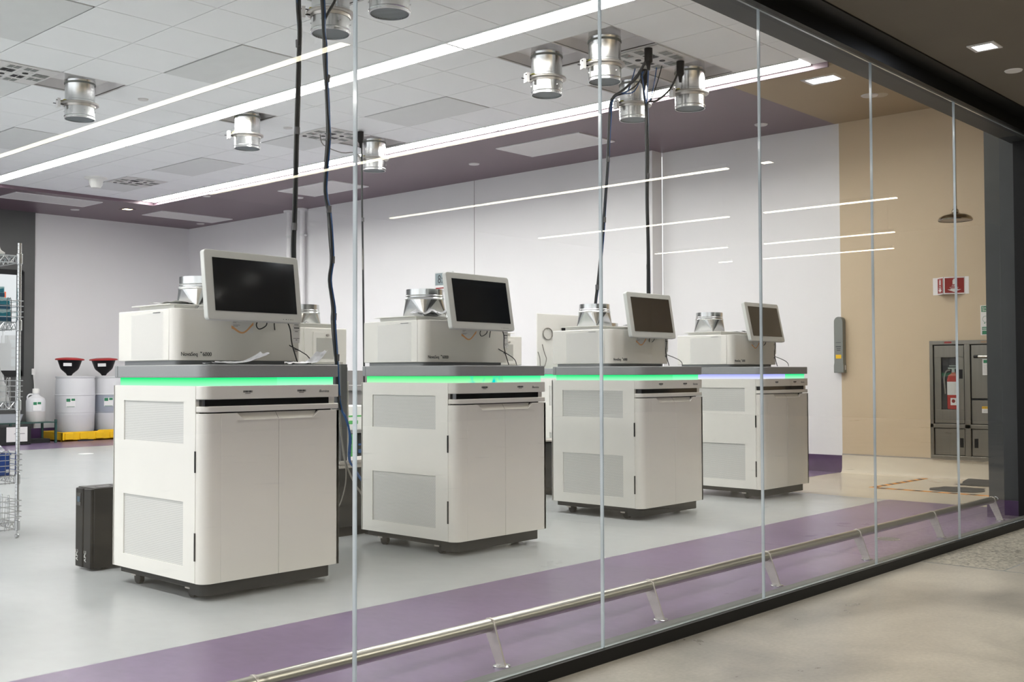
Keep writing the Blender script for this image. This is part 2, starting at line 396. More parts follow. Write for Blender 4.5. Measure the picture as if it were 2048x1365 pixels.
# baseboards
b = MB(); b.box(XE1 - .012, XE1, 5.236, 7.5, 0, .18); b.box(XE2 - .012, XE2, 7.5, YBACK, 0, .18); b.box(XE2, XE1, 7.488, 7.5, 0, .18); struct('baseboard_right', b, 'plum')
b = MB(); b.box(-6, XE2, YBACK - .05, YBACK - .03, 0, .18); struct('baseboard_back', b, 'plum')
b = MB(); b.prism([(XE1, 0), (XE1 - .06, 0), (XE1 - .03, .012), (XE1 - .014, .05), (XE1 - .01, .19), (XE1, .19)], 2.6, 5.236, 'y'); struct('baseboard_right', b, 'beigefloor')
b = MB(); b.box(XE1 - .012, XE1, 2.6, 5.236, .19, .2); struct('trim_3', b, 'bracket')

# tile ceiling
skip = {}
def cells():
    out = []
    cols = [(XA + i * T, XA + (i + 1) * T, 'A%d' % i) for i in range(-17, 2)] + [(XA + 2 * T, 6.072, 'A2')]
    cols += [(6.298, XB, 'B-1')] + [(XB + i * T, min(XB + (i + 1) * T, 8.457), 'B%d' % i) for i in range(3)]
    for x0, x1, cn in cols:
        for j in range(-3, 18): out.append((x0, x1, max(YG + j * T, 2.66), YG + (j + 1) * T, cn, j))
    return out
ducts = [('A0', 1), ('A0', 2), ('A0', 8), ('B0', 1), ('B0', 2), ('B2', 1), ('B2', 2), ('B2', 8), ('B-1', 8)]
greys = {(c, j) for c, js in (('A1', (5, 6)), ('B1', (5, 6)), ('B1', (12, 13)), ('A1', (12, 13)), ('A-2', (5, 6)), ('B1', (9,)), ('B1', (16,)), ('A-1', (9,))) for j in js}
tb = MB(); gb = MB(); e = .0035
CELL = {}
for x0, x1, y0, y1, cn, j in cells():
    CELL[(cn, j)] = (x0, x1, y0, y1)
    if (cn, j) in ducts: continue
    if (cn, j) in greys: continue
    tb.box(x0 + e, x1 - e, y0 + e, y1 - e, ZT, ZT + .02)
for cn, j in (('A1', 5), ('B1', 5), ('B1', 12), ('A1', 12), ('A-2', 5), ('B1', 9), ('B1', 16), ('A-1', 9)):
    x0, x1, y0, y1 = CELL[(cn, j)]
    if (cn, j + 1) in greys: y1 = CELL[(cn, j + 1)][3]
    g = MB(); g.box(x0 + .012, x1 - .012, y0 + .012, y1 - .012, ZT - .004, ZT + .02)
    tag(obj('ceiling_panel', g, 'greypanel'), {'A1': 'flat grey ceiling panel between the light strip and the front left duct' , 'B1': 'flat grey ceiling panel between the two wide light strips', 'A-2': 'flat grey ceiling panel at the top left corner', 'A-1': 'flat grey ceiling tile behind the leftmost outlet plate'}[cn] + {5: '', 9: ', by the middle outlet plate', 12: ', at mid depth', 16: ', by the farthest outlet plate'}[j], 'ceiling panel', 'flat grey ceiling panels')
gb = MB()
def gridbar(x0, x1, y0, y1):
    gb.box(x0, x1, y0, y1, ZT + .006, ZT + .012)
for cn in set(c for c, _ in CELL):
    x0, x1 = CELL[(cn, 0)][:2]
    for x in (x0, x1): gridbar(x - .01, x + .01, 2.66, YG + 18 * T)
for j in range(-2, 19):
    gridbar(-6, 6.072, YG + j * T - .01, YG + j * T + .01); gridbar(6.298, 8.457, YG + j * T - .01, YG + j * T + .01)
struct('ceiling', tb, 'tile', 'white lay-in ceiling tiles', bevel=0)
struct('ceiling', gb, 'tbar', 'ceiling grid')
YPT = YG + 18 * T   # 15.6
b = MB()
b.box(-6, XE1 + .2, YPT + .02, YBACK + .2, ZP, ZP + .3); b.box(8.72, XE1 + .2, 5.28, YPT + .02, ZP, ZP + .3)
struct('ceiling', b, 'plumceil', 'plum painted ceiling border')
b = MB(); b.box(8.72, XE1 + .2, 2.5, 5.28, ZP, ZP + .3); struct('ceiling', b, 'beigeceil', 'beige ceiling over the safety shower corner')
b = MB(); b.box(8.70, 8.719, 4.3, YPT + .02, ZP - .012, ZT + .05); b.box(-6, 8.70, YPT, YPT + .019, ZP - .012, ZT + .05); struct('trim_4', b, 'plumceil')
b = MB(); b.box(-6.2, 8.9, 2.5, 15.9, ZT + .26, ZT + .3); struct('ceiling', b, 'whitepanel', 'deck above the ceiling tiles')

# light strips
def strip(xc, w, y0, y1, ph, z, label, group=None):
    t = thing('light_strip', label, 'ceiling light', (xc, y0, z), 0, group)
    L = y1 - y0
    b = MB(); b.box(-w / 2 - .012, -w / 2, 0, L, -.004, .03); b.box(w / 2, w / 2 + .012, 0, L, -.004, .03); obj('housing_rim', b, 'white', t)
    cuts = [0.] + [q - y0 for q in [ph + 1.87 * k for k in range(-4, 9)] if y0 + .2 < q < y1 - .2] + [L]
    for a, c in zip(cuts[:-1], cuts[1:]):
        b = MB(); b.box(-w / 2, w / 2, a + .014, c - .014, -.001, .012); obj('diffuser', b, 'strip', t)
    b = MB()
    for q in cuts[1:-1]: b.box(-w / 2, w / 2, q - .014, q + .014, -.003, .012)
    b.box(-w / 2, w / 2, 0, L, .012, .03); obj('gear_tray', b, 'white', t)
    return t
strip(6.185, .20, 2.75, 15.55, 6.31, ZT - .006, 'long lit strip in the tile ceiling, nearer the glass wall')
strip(8.575, .21, 4.45, 15.55, 6.31, ZT - .006, 'long lit strip along the edge of the plum ceiling')
strip(1.2, .20, 2.8, 15.3, 6.31, ZT - .006, 'long lit strip added as unseen fill beyond the left edge of the view')  # out of view, added as fill to brighten the room
strip(-2.6, .20, 2.8, 15.3, 6.31, ZT - .006, 'second unseen lit strip added as fill at the far left of the room')  # another added fill strip, never in view
# cover gap next to strips
b = MB(); b.box(6.07, 6.30, 2.66, 2.75, ZT, ZT + .01); b.box(8.457, 8.70, 2.66, 4.44, ZT, ZT + .02)
struct('ceiling', b, 'tile')

# ceiling panels, spots and caps in the plum and beige ceiling
for i, (x0, x1, y0, y1, lb) in enumerate(((9.25, 9.90, 7.50, 8.76, 'pale rectangular panel in the plum ceiling, nearest the glass'), (9.25, 9.91, 11.85, 13.10, 'pale rectangular panel in the plum ceiling, half way along the end wall'), (9.10, 10.42, 16.05, 16.70, 'pale rectangular panel in the plum ceiling, in the far corner'), (6.70, 8.02, 15.90, 16.55, 'pale rectangular panel in the plum ceiling, above the charcoal wall'))):
    t = thing('ceiling_panel', lb, 'ceiling panel', (x0, y0, ZP), 0, 'pale panels in the plum ceiling')
    b = MB(); b.box(.02, x1 - x0 - .02, .02, y1 - y0 - .02, -.008, .002); obj('panel', b, 'whitepanel', t)
    b = MB(); W_, L_ = x1 - x0, y1 - y0
    b.box(0, W_, 0, .02, -.012, .002); b.box(0, W_, L_ - .02, L_, -.012, .002); b.box(0, .02, .02, L_ - .02, -.012, .002); b.box(W_ - .02, W_, .02, L_ - .02, -.012, .002); obj('panel_rim', b, 'white', t)
for x, y, z, r, lb in ((9.76, 9.62, ZP, .07, 'white sprinkler cap in the plum ceiling between the two long panels'), (9.83, 13.38, ZP, .07, 'white sprinkler cap in the plum ceiling above the white pipes'), (10.36, 16.97, ZP, .07, 'white sprinkler cap in the far corner of the plum ceiling'), (8.70 + .1, 14.25, ZP, .06, 'white sprinkler cap at the far end of the light strip'), (8.08, 16.95, ZP, .07, 'white sprinkler cap in front of the white back wall'),
                       (10.30, 5.86, ZP, .07, 'white sprinkler cap in the plum ceiling near the beige ceiling'), (9.92, 4.48, ZP, .08, 'round cap in the beige ceiling'),
                       (5.33, 9.77, ZT, .05, 'small round cap in a tile beside the left hanging duct'), (7.03, 9.77, ZT, .05, 'small round cap in a tile left of the middle outlet plate')):
    b = MB(); b.lathe([(r, -.001), (r, .001)], seg=24); 
    b = MB(); b.lathe([(r * .3, -.014), (r * .9, -.011), (r, -.002), (r, .002)], seg=24)
    tag(obj('sprinkler_cap', b, 'whitepanel', loc=(x, y, z)), lb, 'sprinkler cap', 'sprinkler caps')
def downlight(x, y, z, s, m, lb, rim='whitepanel'):
    t = thing('downlight', lb, 'ceiling light', (x, y, z))
    b = MB(); k = s * 1.35
    b.box(-k, k, -k, -s, -.006, .002); b.box(-k, k, s, k, -.006, .002); b.box(-k, -s, -s, s, -.006, .002); b.box(s, k, -s, s, -.006, .002); obj('rim', b, rim, t)
    b = MB(); b.box(-s, s, -s, s, -.002, .002); obj('lens', b, m, t)
downlight(9.09, 4.59, ZP, .085, 'downlight', 'square lit downlight in the beige ceiling')
downlight(8.64, 16.31, ZP, .07, 'warmdown', 'small yellow lit downlight in the plum ceiling before the back wall', 'plumceil')
# smoke detector
t = thing('smoke_detector', 'round white smoke detector on the tiles left of the farthest outlet plate', 'smoke detector', (7.05, 14.18, ZT))
b = MB(); b.lathe([(.06, -.14), (.085, -.10), (.09, -.06), (.10, -.03), (.15, -.012), (.155, .0)], seg=28); obj('dome', b, 'plastic', t)

# ------------------------------------------------------------------ hanging duct stubs
def duct(cell, lab, tagside=PI, color='yellowtag'):
    x0, x1, y0, y1 = CELL[cell]; cx, cy = (x0 + x1) / 2, (y0 + y1) / 2
    if cell[0] == 'B-1': cx = 6.48
    if cell[0] == 'B2': cx = 8.205
    t = thing('duct_stub', lab, 'duct', (cx, cy, ZT), 0, 'round metal ducts hanging from the ceiling')
    a, c_, d_, e_ = x0 - cx + .004, x1 - cx - .004, y0 - cy + .004, y1 - cy - .004
    b = MB()
    h = .10
    b.box(a, a + .004, d_, e_, 0, h); b.box(c_ - .004, c_, d_, e_, 0, h); b.box(a, c_, d_, d_ + .004, 0, h); b.box(a, c_, e_ - .004, e_, 0, h); b.box(a, c_, d_, e_, h, h + .004)
    obj('ceiling_box', b, 'galvplate', t, smooth=False)
    R = .131
    b = MB(); b.lathe([(R, .10), (R, .04), (R + .004, .035), (R + .004, .028), (R, .022), (R, -.15), (R + .006, -.155), (R + .006, -.17), (R, -.175)], seg=40, cap=False); obj('upper_sleeve', b, 'galv', t)
    b = MB(); b.lathe([(R + .004, .012), (R + .007, .008), (R + .007, -.003), (R + .004, -.007)], seg=40, cap=False); obj('clamp_band', b, 'greydevice', t)
    b = MB(); b.lathe([(R, -.174), (R + .034, -.176), (R + .036, -.180), (R + .036, -.190), (R + .032, -.193), (R + .01, -.194), (R + .005, -.215)], seg=40, cap=False); obj('flange', b, 'flange', t)
    b = MB(); b.lathe([(R + .002, -.20), (R + .002, -.295), (R + .007, -.30), (R + .002, -.305), (R + .002, -.322), (R - .004, -.322), (R - .004, -.20)], seg=40, cap=False)
    for k in range(6):
        an = k * PI / 3 + .4; b.box(-.004, .004, -.004, .004, -.255, -.247, T=Matrix.Rotation(an, 4, 'Z') @ Matrix.Translation((R + .005, 0, 0)))
    obj('lower_collar', b, 'galv', t)
    b = MB(); b.lathe([(.001, -.312), (R - .004, -.312)], seg=40, cap=False); obj('mesh_screen', b, 'mesh', t)
    # damper lever with tag
    A = Matrix.Rotation(tagside, 4, 'Z')
    b = MB(); b.box(R - .02, R + .10, -.025, -.018, -.20, -.194, T=A); b.box(R - .02, R + .085, .02, .026, -.178, -.172, T=A); obj('lever', b, 'black', t)
    b = MB(); b.box(R + .05, R + .075, -.03, .03, -.235, -.155, T=A); lv = obj('tag_plate', b, 'white', t)
    b = MB(); b.box(R + .0, R + .02, -.07, .03, -.165, -.158, T=A); obj('caution_strip', b, color, t)
    return t
for cell, lab, s in ((('A0', 1), 'metal duct stub at the top edge of the photo, right of the first glass joint', 2.9), (('A0', 2), 'metal duct stub at the top edge of the photo, behind the blue cable bundle', 2.7),
                     (('A0', 8), 'metal duct stub at the far left beside an outlet plate', 3.0), (('B0', 1), 'metal duct stub crossed by the second glass joint, front of its group', 2.7), (('B0', 2), 'metal duct stub left of the one crossed by the glass joint', 2.8),
                     (('B2', 1), 'metal duct stub rightmost of its group, against the plum ceiling', 2.8), (('B2', 2), 'metal duct stub behind the hanging cables and beside the lit strip', 2.8),
                     (('B2', 8), 'small far metal duct stub with the thin black cable beside it', 2.8), (('B-1', 8), 'far metal duct stub next to the nearer light strip, with a pale tag', 2.8)):
    duct(cell, lab, s)

# ------------------------------------------------------------------ outlet plates in the ceiling
def outlet_plate(cell, label, w=T):
    x0, x1, y0, y1 = CELL[cell]
    t = thing('outlet_plate', label, 'outlet plate', (x1, y0, ZT), 0, 'outlet plates in the ceiling')
    b = MB(); b.box(-w + .01, -.01, .01, T - .01, -.008, -.002); obj('plate', b, 'whitepanel', t)
    rnd = random.Random(3)
    # outlets in a 4 x 4 layout
    for i in range(4):
        for j in range(4):
            if (i, j) in ((3, 0), (3, 3), (0, 0)): continue
            cx = -w + .09 + i * (w - .18) / 3; cy = .09 + j * .145
            round_ = (i + j) % 3 == 0
            b = MB()
            b.box(cx - .06, cx + .06, cy - .05, cy + .05, -.012, -.008)
            o = obj('outlet', b, 'chrome' if (i * j) % 2 else 'whitepanel', t)
            b = MB()
            if round_: b.lathe([(.026, -.016), (.026, -.012)], cx=cx + .01, cy=cy, seg=16)
            else:
                b.box(cx - .05, cx - .006, cy - .04, cy + .04, -.0145, -.012); b.box(cx + .006, cx + .05, cy - .04, cy + .04, -.0145, -.012)
            obj('socket', b, 'base' if round_ else ('greydevice' if (i + 2 * j) % 3 else 'base'), o)
    b = MB(); b.box(-w + .05, -w + .12, .35, .37, -.0135, -.0118); obj('red_label', b, 'signred', t)
    return t
outlet_plate(('B1', 1), 'outlet plate in the ceiling with the hanging cables plugged in')
outlet_plate(('B1', 8), 'outlet plate in the ceiling beside the small far duct stub')
outlet_plate(('B1', 15), 'farthest outlet plate in the tile ceiling, near the plum border')
outlet_plate(('A-1', 8), 'leftmost outlet plate in the ceiling, at the left edge', .62)
outlet_plate(('A-2', 8), 'outlet plate cut by the left edge of the photo', .62)

# ------------------------------------------------------------------ cables
def bundle(label, strands, ties=(), plugs=()):
    t = thing('cable_bundle', label, 'cable', (0, 0, 0), 0, 'cable bundles hanging from the ceiling')
    for pts, r, m, off in strands:
        b = MB(); n = len(pts)
        q = [(p[0] + off[0] * (1 + .4 * math.sin(i * 1.3 + off[1] * 400)), p[1] + off[1] * (1 + .4 * math.cos(i * 1.7)), p[2]) for i, p in enumerate(pts)]
        b.tube(q, r, 6); obj('cable', b, m, t)
    for x, y, z in ties:
        b = MB(); b.lathe([(.016, -.022), (.017, .022)], seg=10); obj('cable_tie', b, 'tie', t, loc=(x, y, z))
    for x, y, z in plugs:
        b = MB(); b.lathe([(.012, -.19), (.018, -.14), (.034, -.12), (.034, -.01)], seg=12); obj('plug', b, 'black', t, loc=(x, y, z))
    return t
C1 = [(3.94, 5.37, 3.73), (3.94, 5.37, 3.32), (3.95, 5.37, 3.14), (3.95, 5.38, 2.99), (3.95, 5.39, 2.72), (3.95, 5.40, 2.42), (3.95, 5.41, 2.11), (3.95, 5.43, 1.87), (3.95, 5.43, 1.76), (3.96, 5.43, 1.51), (3.96, 5.44, 1.0), (3.97, 5.45, .4), (3.98, 5.47, .01)]
C1b = [(3.90, 5.34, 3.73), (3.925, 5.355, 3.45), (3.925, 5.365, 3.32), (3.93, 5.37, 3.23), (3.945, 5.38, 3.14)] + C1[3:]
bundle('left thin black cable bundle falling behind the nearest screen', [(C1, .009, 'cable', (.004, -.006)), (C1, .009, 'cable', (-.007, .002)), (C1b, .0035, 'blue', (.002, .004)), (C1, .005, 'cable', (.002, .010))],
       [(3.95, 5.385, 3.06), (3.95, 5.395, 2.53), (3.95, 5.42, 1.95)])
C2 = [(4.20, 5.52, 3.73), (4.22, 5.5, 3.42), (4.23, 5.5, 3.23), (4.24, 5.5, 3.15), (4.24, 5.5, 3.08), (4.25, 5.5, 2.89), (4.26, 5.5, 2.73), (4.27, 5.5, 2.57), (4.26, 5.51, 2.37), (4.26, 5.52, 2.21), (4.28, 5.51, 2.08), (4.29, 5.5, 1.93), (4.3, 5.5, 1.78), (4.29, 5.51, 1.65), (4.31, 5.5, 1.48), (4.31, 5.5, 1.39), (4.32, 5.49, 1.2), (4.33, 5.49, 1.12), (4.34, 5.49, .91), (4.35, 5.48, .83)]
C2blue = C2 + [(4.36, 5.46, .79), (4.38, 5.45, .73), (4.39, 5.44, .65), (4.39, 5.45, .52), (4.41, 5.43, .46), (4.44, 5.4, .39), (4.47, 5.38, .34)]
C2grey = C2 + [(4.35, 5.48, .74), (4.36, 5.47, .65), (4.38, 5.46, .51), (4.42, 5.42, .37), (4.45, 5.4, .31), (4.48, 5.38, .25)]
C2loop = C2[8:] + [(4.36, 5.47, .65), (4.38, 5.46, .48), (4.38, 5.46, .36), (4.36, 5.49, .23), (4.33, 5.53, .17)]
C2top = [(4.36, 5.42, 3.73), (4.30, 5.46, 3.46), (4.25, 5.5, 3.33)] + C2[2:14]
bundle('thick bundle of blue and black cables falling behind the nearest machine', [(C2blue, .007, 'blue', (.011, .002)), (C2blue, .0055, 'blue', (.004, -.009)), (C2, .009, 'cable', (-.007, -.006)), (C2grey, .006, 'greycable', (.0, .008)), (C2, .006, 'cable', (-.002, .012)), (C2loop, .004, 'greycable', (.0, .004)), (C2top, .009, 'cable', (.004, .004))],
       [(4.26, 5.5, 2.93), (4.27, 5.5, 2.56), (4.28, 5.51, 2.1), (4.3, 5.5, 1.78), (4.315, 5.5, 1.42), (4.33, 5.49, 1.16), (4.345, 5.49, .90)])
bundle('thin black cable hanging behind the first glass joint to the back row', [([(7.66, 9.3, 3.72), (7.67, 9.29, 3.52), (7.68, 9.3, 2.97), (7.70, 9.31, 2.42), (7.72, 9.32, 1.62), (7.73, 9.32, .94)], .011, 'cable', (0, 0)),
        ([(7.45, 9.75, 3.72), (7.46, 9.7, 3.60), (7.55, 9.5, 3.50), (7.64, 9.33, 3.47), (7.68, 9.3, 3.2), (7.70, 9.31, 2.2)], .006, 'greycable', (0, 0))], [(7.69, 9.3, 2.75)], [(7.66, 9.3, 3.73)])
Z = 3.60
G4 = (7.30, 5.56, 3.37); G5 = (7.50, 5.35, 3.31)
C4 = [G4, (7.29, 5.58, 3.19), (7.29, 5.6, 2.81), (7.28, 5.62, 2.52), (7.27, 5.65, 2.18), (7.25, 5.68, 1.84), (7.24, 5.7, 1.65), (7.23, 5.71, 1.42), (7.22, 5.72, .7)]
C5 = [G5, (7.51, 5.35, 2.94), (7.52, 5.36, 2.52), (7.53, 5.36, 2.1), (7.54, 5.37, 1.72), (7.55, 5.37, 1.42), (7.56, 5.38, .7)]
pA, pB, pC = (7.267 - .0, 5.16, 3.72), (7.76, 5.18, 3.72), (7.76, 5.56, 3.72)
small = [(7.478, 5.445), (7.488, 5.401), (7.581, 5.445), (7.466, 5.298), (7.596, 5.407), (7.56, 5.292), (7.55, 5.238)]
def drop(p, gpt, sag, c):   # from plug to gathering point, then down with the bundle
    m_ = [((p[0] * .7 + gpt[0] * .3), (p[1] * .7 + gpt[1] * .3), p[2] - sag), ((p[0] * .3 + gpt[0] * .7), (p[1] * .3 + gpt[1] * .7), gpt[2] + .05)]
    return [(p[0], p[1], p[2] - .06)] + m_ + c
bundle('black and blue cable bundle falling behind the second glass joint', [(drop(pA, G4, .22, C4), .010, 'cable', (0, 0)), (drop(pA, G4, .20, C4), .008, 'cable', (.01, .006)), (drop((*small[0], 3.70), G4, .25, C4), .005, 'blue', (-.004, 0)), (drop((*small[2], 3.70), G4, .24, C4), .005, 'blue', (.008, -.006)), (drop((*small[4], 3.70), G4, .2, C4), .006, 'cable', (-.01, .002))],
       [(7.29, 5.6, 2.86), (7.28, 5.635, 2.35), (7.25, 5.69, 1.78)], [pA])
bundle('blue and black cable bundle falling behind the third screen', [(drop(pB, G5, .25, C5), .009, 'cable', (0, 0)), (drop(pC, G5, .24, C5), .009, 'cable', (-.008, .004)), (drop((*small[5], 3.70), G5, .2, C5), .005, 'blue', (.010, 0)), (drop((*small[6], 3.70), G5, .2, C5), .005, 'cable', (.004, -.008)), (drop((*small[3], 3.70), G5, .2, C5), .006, 'blue', (.006, .006)), (drop((*small[1], 3.70), G5, .2, C5), .005, 'blue', (.012, -.004))],
       [(7.52, 5.355, 2.72), (7.54, 5.37, 1.95)], [pB, pC])

# ------------------------------------------------------------------ sequencing machines
W, D, FY = .796, .779, -.0605
def sequencer():
    t = thing('sequencing_machine', '', 'lab machine', (0, 0, 0))
    # base
    b = MB(); b.prism(foot(.03, .766, FY + .035, .09, .05, .02), .022, .087); b.box(.03, .766, .09, .75, .060, .087); b.box(.03, .05, .09, .75, .052, .062)
    obj('base', b, 'base', t, .003)
    for x, y in ((.08, .66), (.716, .66), (.08, .15), (.716, .15)):
        b = MB(); b.box(x - .028, x + .028, y - .02, y + .02, .038, .062)
        cs = obj('caster', b, 'bracket', t)
        b = MB(); b.lathe([(.012, -.014), (.03, -.012), (.03, .012), (.012, .014)], seg=18, T=Matrix.Translation((x - .012, y - .03, .030)) @ Matrix.Rotation(PI / 2, 4, 'Y')); obj('wheel', b, 'black', cs)
    # core
    b = MB(); b.box(.022, W - .02, -.015, D - .01, .088, .905); b.box(.022, W - .02, -.005, D - .01, .905, 1.0); obj('body', b, 'inner', t)
    # side panels
    for sx in (0, 1):
        b = MB(); x0, x1 = (0, .02) if sx == 0 else (W - .02, W)
        ys = (0., .103, .671, D)
        for z0, z1 in ((.087, .156), (.459, .729), (.929, 1.004)): b.box(x0, x1, 0, D, z0, z1)
        for y0, y1 in ((0, ys[1]), (ys[2], D)):
            b.box(x0, x1, y0, y1, .156, .459); b.box(x0, x1, y0, y1, .729, .929)
        sp = obj('side_panel', b, 'enamel_side', t, 0)
        for z0, z1 in ((.729, .929), (.156, .459)):
            g = MB(); gx = (.006, .010) if sx == 0 else (W - .010, W - .006)
            g.box(gx[0], gx[1], ys[1], ys[2], z0, z1); obj('vent_grille', g, 'grille', sp)
    # back
    b = MB(); b.box(0, W, D - .015, D, .087, 1.004); obj('back_panel', b, 'enamel_side', t, .002)
    # front
    b = MB(); b.prism(foot(.002, W, FY, .0, .055, .012), .941, 1.004); hp = obj('header_panel', b, 'enamel', t, .0025)
    b = MB(); b.prism(foot(.002, W, FY, .0, .055, .012), .881, .909); obj('drawer_rail', b, 'enamel', t, .004)
    b = MB(); b.box(.02, .738, FY + .012, -.005, .909, .941); obj('drawer_slot', b, 'blackgloss', t)
    b = MB(); b.box(.738, .775, FY + .014, -.005, .909, .941); obj('drawer_cheek', b, 'enamel', t)
    b = MB(); b.prism(foot(.002, .10, FY, .0, .055, 0), .085, .875)
    b.prism([(.10, .085), (.424, .085), (.424, .842), (.227, .842), (.188, .875), (.10, .875)], FY, FY + .018, 'y')
    d1 = obj('door', b, 'enamel', t, .0015)
    b = MB(); b.prism([(.426, .085), (W, .085), (W, .875), (.670, .875), (.631, .842), (.426, .842)], FY, FY + .018, 'y'); b.box(W - .018, W, FY, -.002, .085, .875)
    d2 = obj('door', b, 'enamel', t, .0015)
    b = MB(); b.add([(.188, FY + .03, .875), (.424, FY + .03, .875), (.424, FY + .003, .840), (.227, FY + .003, .840)], [(0, 1, 2, 3)]); obj('finger_pull', b, 'enamel', d1)
    b = MB(); b.add([(.426, FY + .03, .875), (.670, FY + .03, .875), (.631, FY + .003, .840), (.426, FY + .003, .840)], [(0, 1, 2, 3)]); obj('finger_pull', b, 'enamel', d2)
    b = MB(); b.box(.185, .682, FY - .0025, FY + .002, .8375, .8415); obj('door_ledge', b, 'enamel', t)
    for z0, z1 in ((.19, .32), (.60, .70)):
        b = MB(); b.box(-.0015, .004, -.004, .006, z0, z1); obj('hinge', b, 'black', t)
    # decals on header
    for x in (.220, .534):
        b = MB(); rr = random.Random(5); xx = x
        while xx < x + .052:
            wv = rr.choice((.0012, .0022, .0035)); b.box(xx, xx + wv, FY - .0008, FY, .9715, .981); xx += wv + rr.choice((.001, .0018))
        b.box(x + .01, x + .04, FY - .0008, FY, .966, .9685)
        obj('barcode', b, 'ink', hp)
    text('lettering', 'illumina', .0205, 'inkgrey', hp, face_T(.668, FY - .0006, .966, '-y'), sx=1.0)
    # light bar
    b = MB(); b.prism(foot(.02, .426, FY + .02, .06, .045, 0), 1.004, 1.043); b.box(.02, .05, .06, D - .03, 1.004, 1.043); obj('light_bar', b, 'green', t)
    b = MB(); b.prism(foot(.428, W - .018, FY + .02, .02, 0, .012), 1.004, 1.043); b.box(W - .05, W - .018, .02, D - .03, 1.004, 1.043); obj('light_bar', b, 'greenB', t)
    b = MB(); b.box(.05, W - .05, .06, D - .03, 1.003, 1.043); b.box(.05, W - .05, D - .03, D - .01, 1.003, 1.043); obj('spacer', b, 'inner', t)
    # counter
    b = MB(); b.prism(foot(-.002, W, FY - .002, D - .01, .065, .02), 1.043, 1.105); obj('counter', b, 'slab', t, .005, seg=3)
    b = MB(); b.box(-.0028, .003, .735, .737, 1.046, 1.102); obj('counter_joint', b, 'base', t)
    # upper housing
    b = MB(); b.prism(foot(.05, .74, .26, .76, .04, .02), 1.105, 1.127); obj('plinth', b, 'slab', t)
    b = MB(); b.prism(foot(.03, .766, .2935, .79), 1.127, 1.381); hs = obj('housing', b, 'enamel_side', t, .004)
    b = MB(); b.prism(foot(.03, .766, .231, .2905, .057, .02), 1.127, 1.382); fc = obj('front_cover', b, 'enamel', t, .003)
    b = MB(); b.add([(.028, .655, 1.135), (.0282, .345, 1.135), (.0282, .345, 1.367), (.028, .655, 1.358)], [(0, 1, 2, 3)]); obj('protective_film', b, 'film', hs)
    b = MB()
    for k in range(6): b.box(.0268, .0282, .432 - k * .012, .438 - k * .012 + .002, 1.362, 1.366)
    obj('small_print', b, 'ink', hs)
    text('lettering', 'NovaSeq', .0272, 'ink', fc, face_T(.058, .2302, 1.1495, '-y'), sx=.94)
    text('lettering', '\u2122', .014, 'ink', fc, face_T(.162, .2302, 1.160, '-y'))
    text('lettering', '6000', .0272, 'ink', fc, face_T(.178, .2302, 1.1495, '-y'), sx=.94)
    # notice sheet with orange curve
    b = MB(); b.box(.341, .471, .2302, .231, 1.268, 1.355); nt_ = obj('notice_sheet', b, 'paper', fc)
    b = MB()
    for k, wd in enumerate((.10, .115, .09, 0, .03, .02, 0, .04, .03)):
        if wd: b.box(.35, .35 + wd, .2296, .2302, 1.349 - k * .006, 1.3505 - k * .006)
    obj('printed_lines', b, 'ink', nt_)
    b = MB(); up = []; lo = []
    for k in range(13):
        u = k / 12; x = .341 + .13 * u; z = 1.286 + .018 * math.sin(u * 5.2 + 2.0) + .022 * u * u - .004
        up.append((x, z + .004 + .006 * abs(u - .5))); lo.append((x, z - .004 - .008 * abs(u - .5)))
    b.prism(up + lo[::-1], .2295, .2301, 'y'); obj('orange_wave', b, 'orange', nt_)
    # spec label
    b = MB(); b.box(.718, .762, .2302, .2312, 1.222, 1.350); sl = obj('spec_label', b, 'paper', fc)
    b = MB()
    for k, (zz, hh, x0, x1) in enumerate(((1.337, .006, .724, .758), (1.318, .003, .726, .754), (1.300, .006, .724, .758), (1.283, .003, .730, .750), (1.247, .002, .720, .760), (1.238, .003, .735, .745), (1.328, .001, .718, .762), (1.311, .001, .718, .762), (1.291, .001, .718, .762))): b.box(x0, x1, .2296, .2302, zz, zz + hh)
    obj('printed_lines', b, 'ink', sl)
    b = MB()
    for k in range(9): b.box(.722 + k * .0034, .7238 + k * .0034, .2302, .2312, 1.1835, 1.191)
    b.box(.73, .746, .2302, .2312, 1.177, 1.179); obj('barcode', b, 'ink', fc)
    # rear access panel
    b = MB(); b.box(.035, .40, .790, .796, 1.13, 1.377); rp = obj('rear_panel', b, 'enamel_side', t, .002)
    b = MB(); b.box(.13, .33, .796, .803, 1.14, 1.352); rd = obj('rear_door', b, 'enamel_side', rp, .001)
    b = MB(); b.box(.155, .305, .803, .805, 1.165, 1.31); obj('rear_grille', b, 'bgrille', rd)
    b = MB(); b.lathe([(.004, .02), (.009, .018), (.009, 0)], seg=12, T=Matrix.Translation((.215, .803, 1.33)) @ Matrix.Rotation(-PI / 2, 4, 'X')); obj('knob', b, 'bracket', rd)
    # tray and duct adapter on top
    b = MB(); b.prism([(.05, .40), (.60, .40), (.60, .76), (.05, .76)], 1.381, 1.3825); b.prism([(.12, .40), (.585, .40), (.585, .74), (.12, .74)], 1.382, 1.408); b.prism([(.085, .38), (.60, .38), (.60, .76), (.085, .76)], 1.408, 1.413)
    obj('top_tray', b, 'plastic', t, .003)
    return t
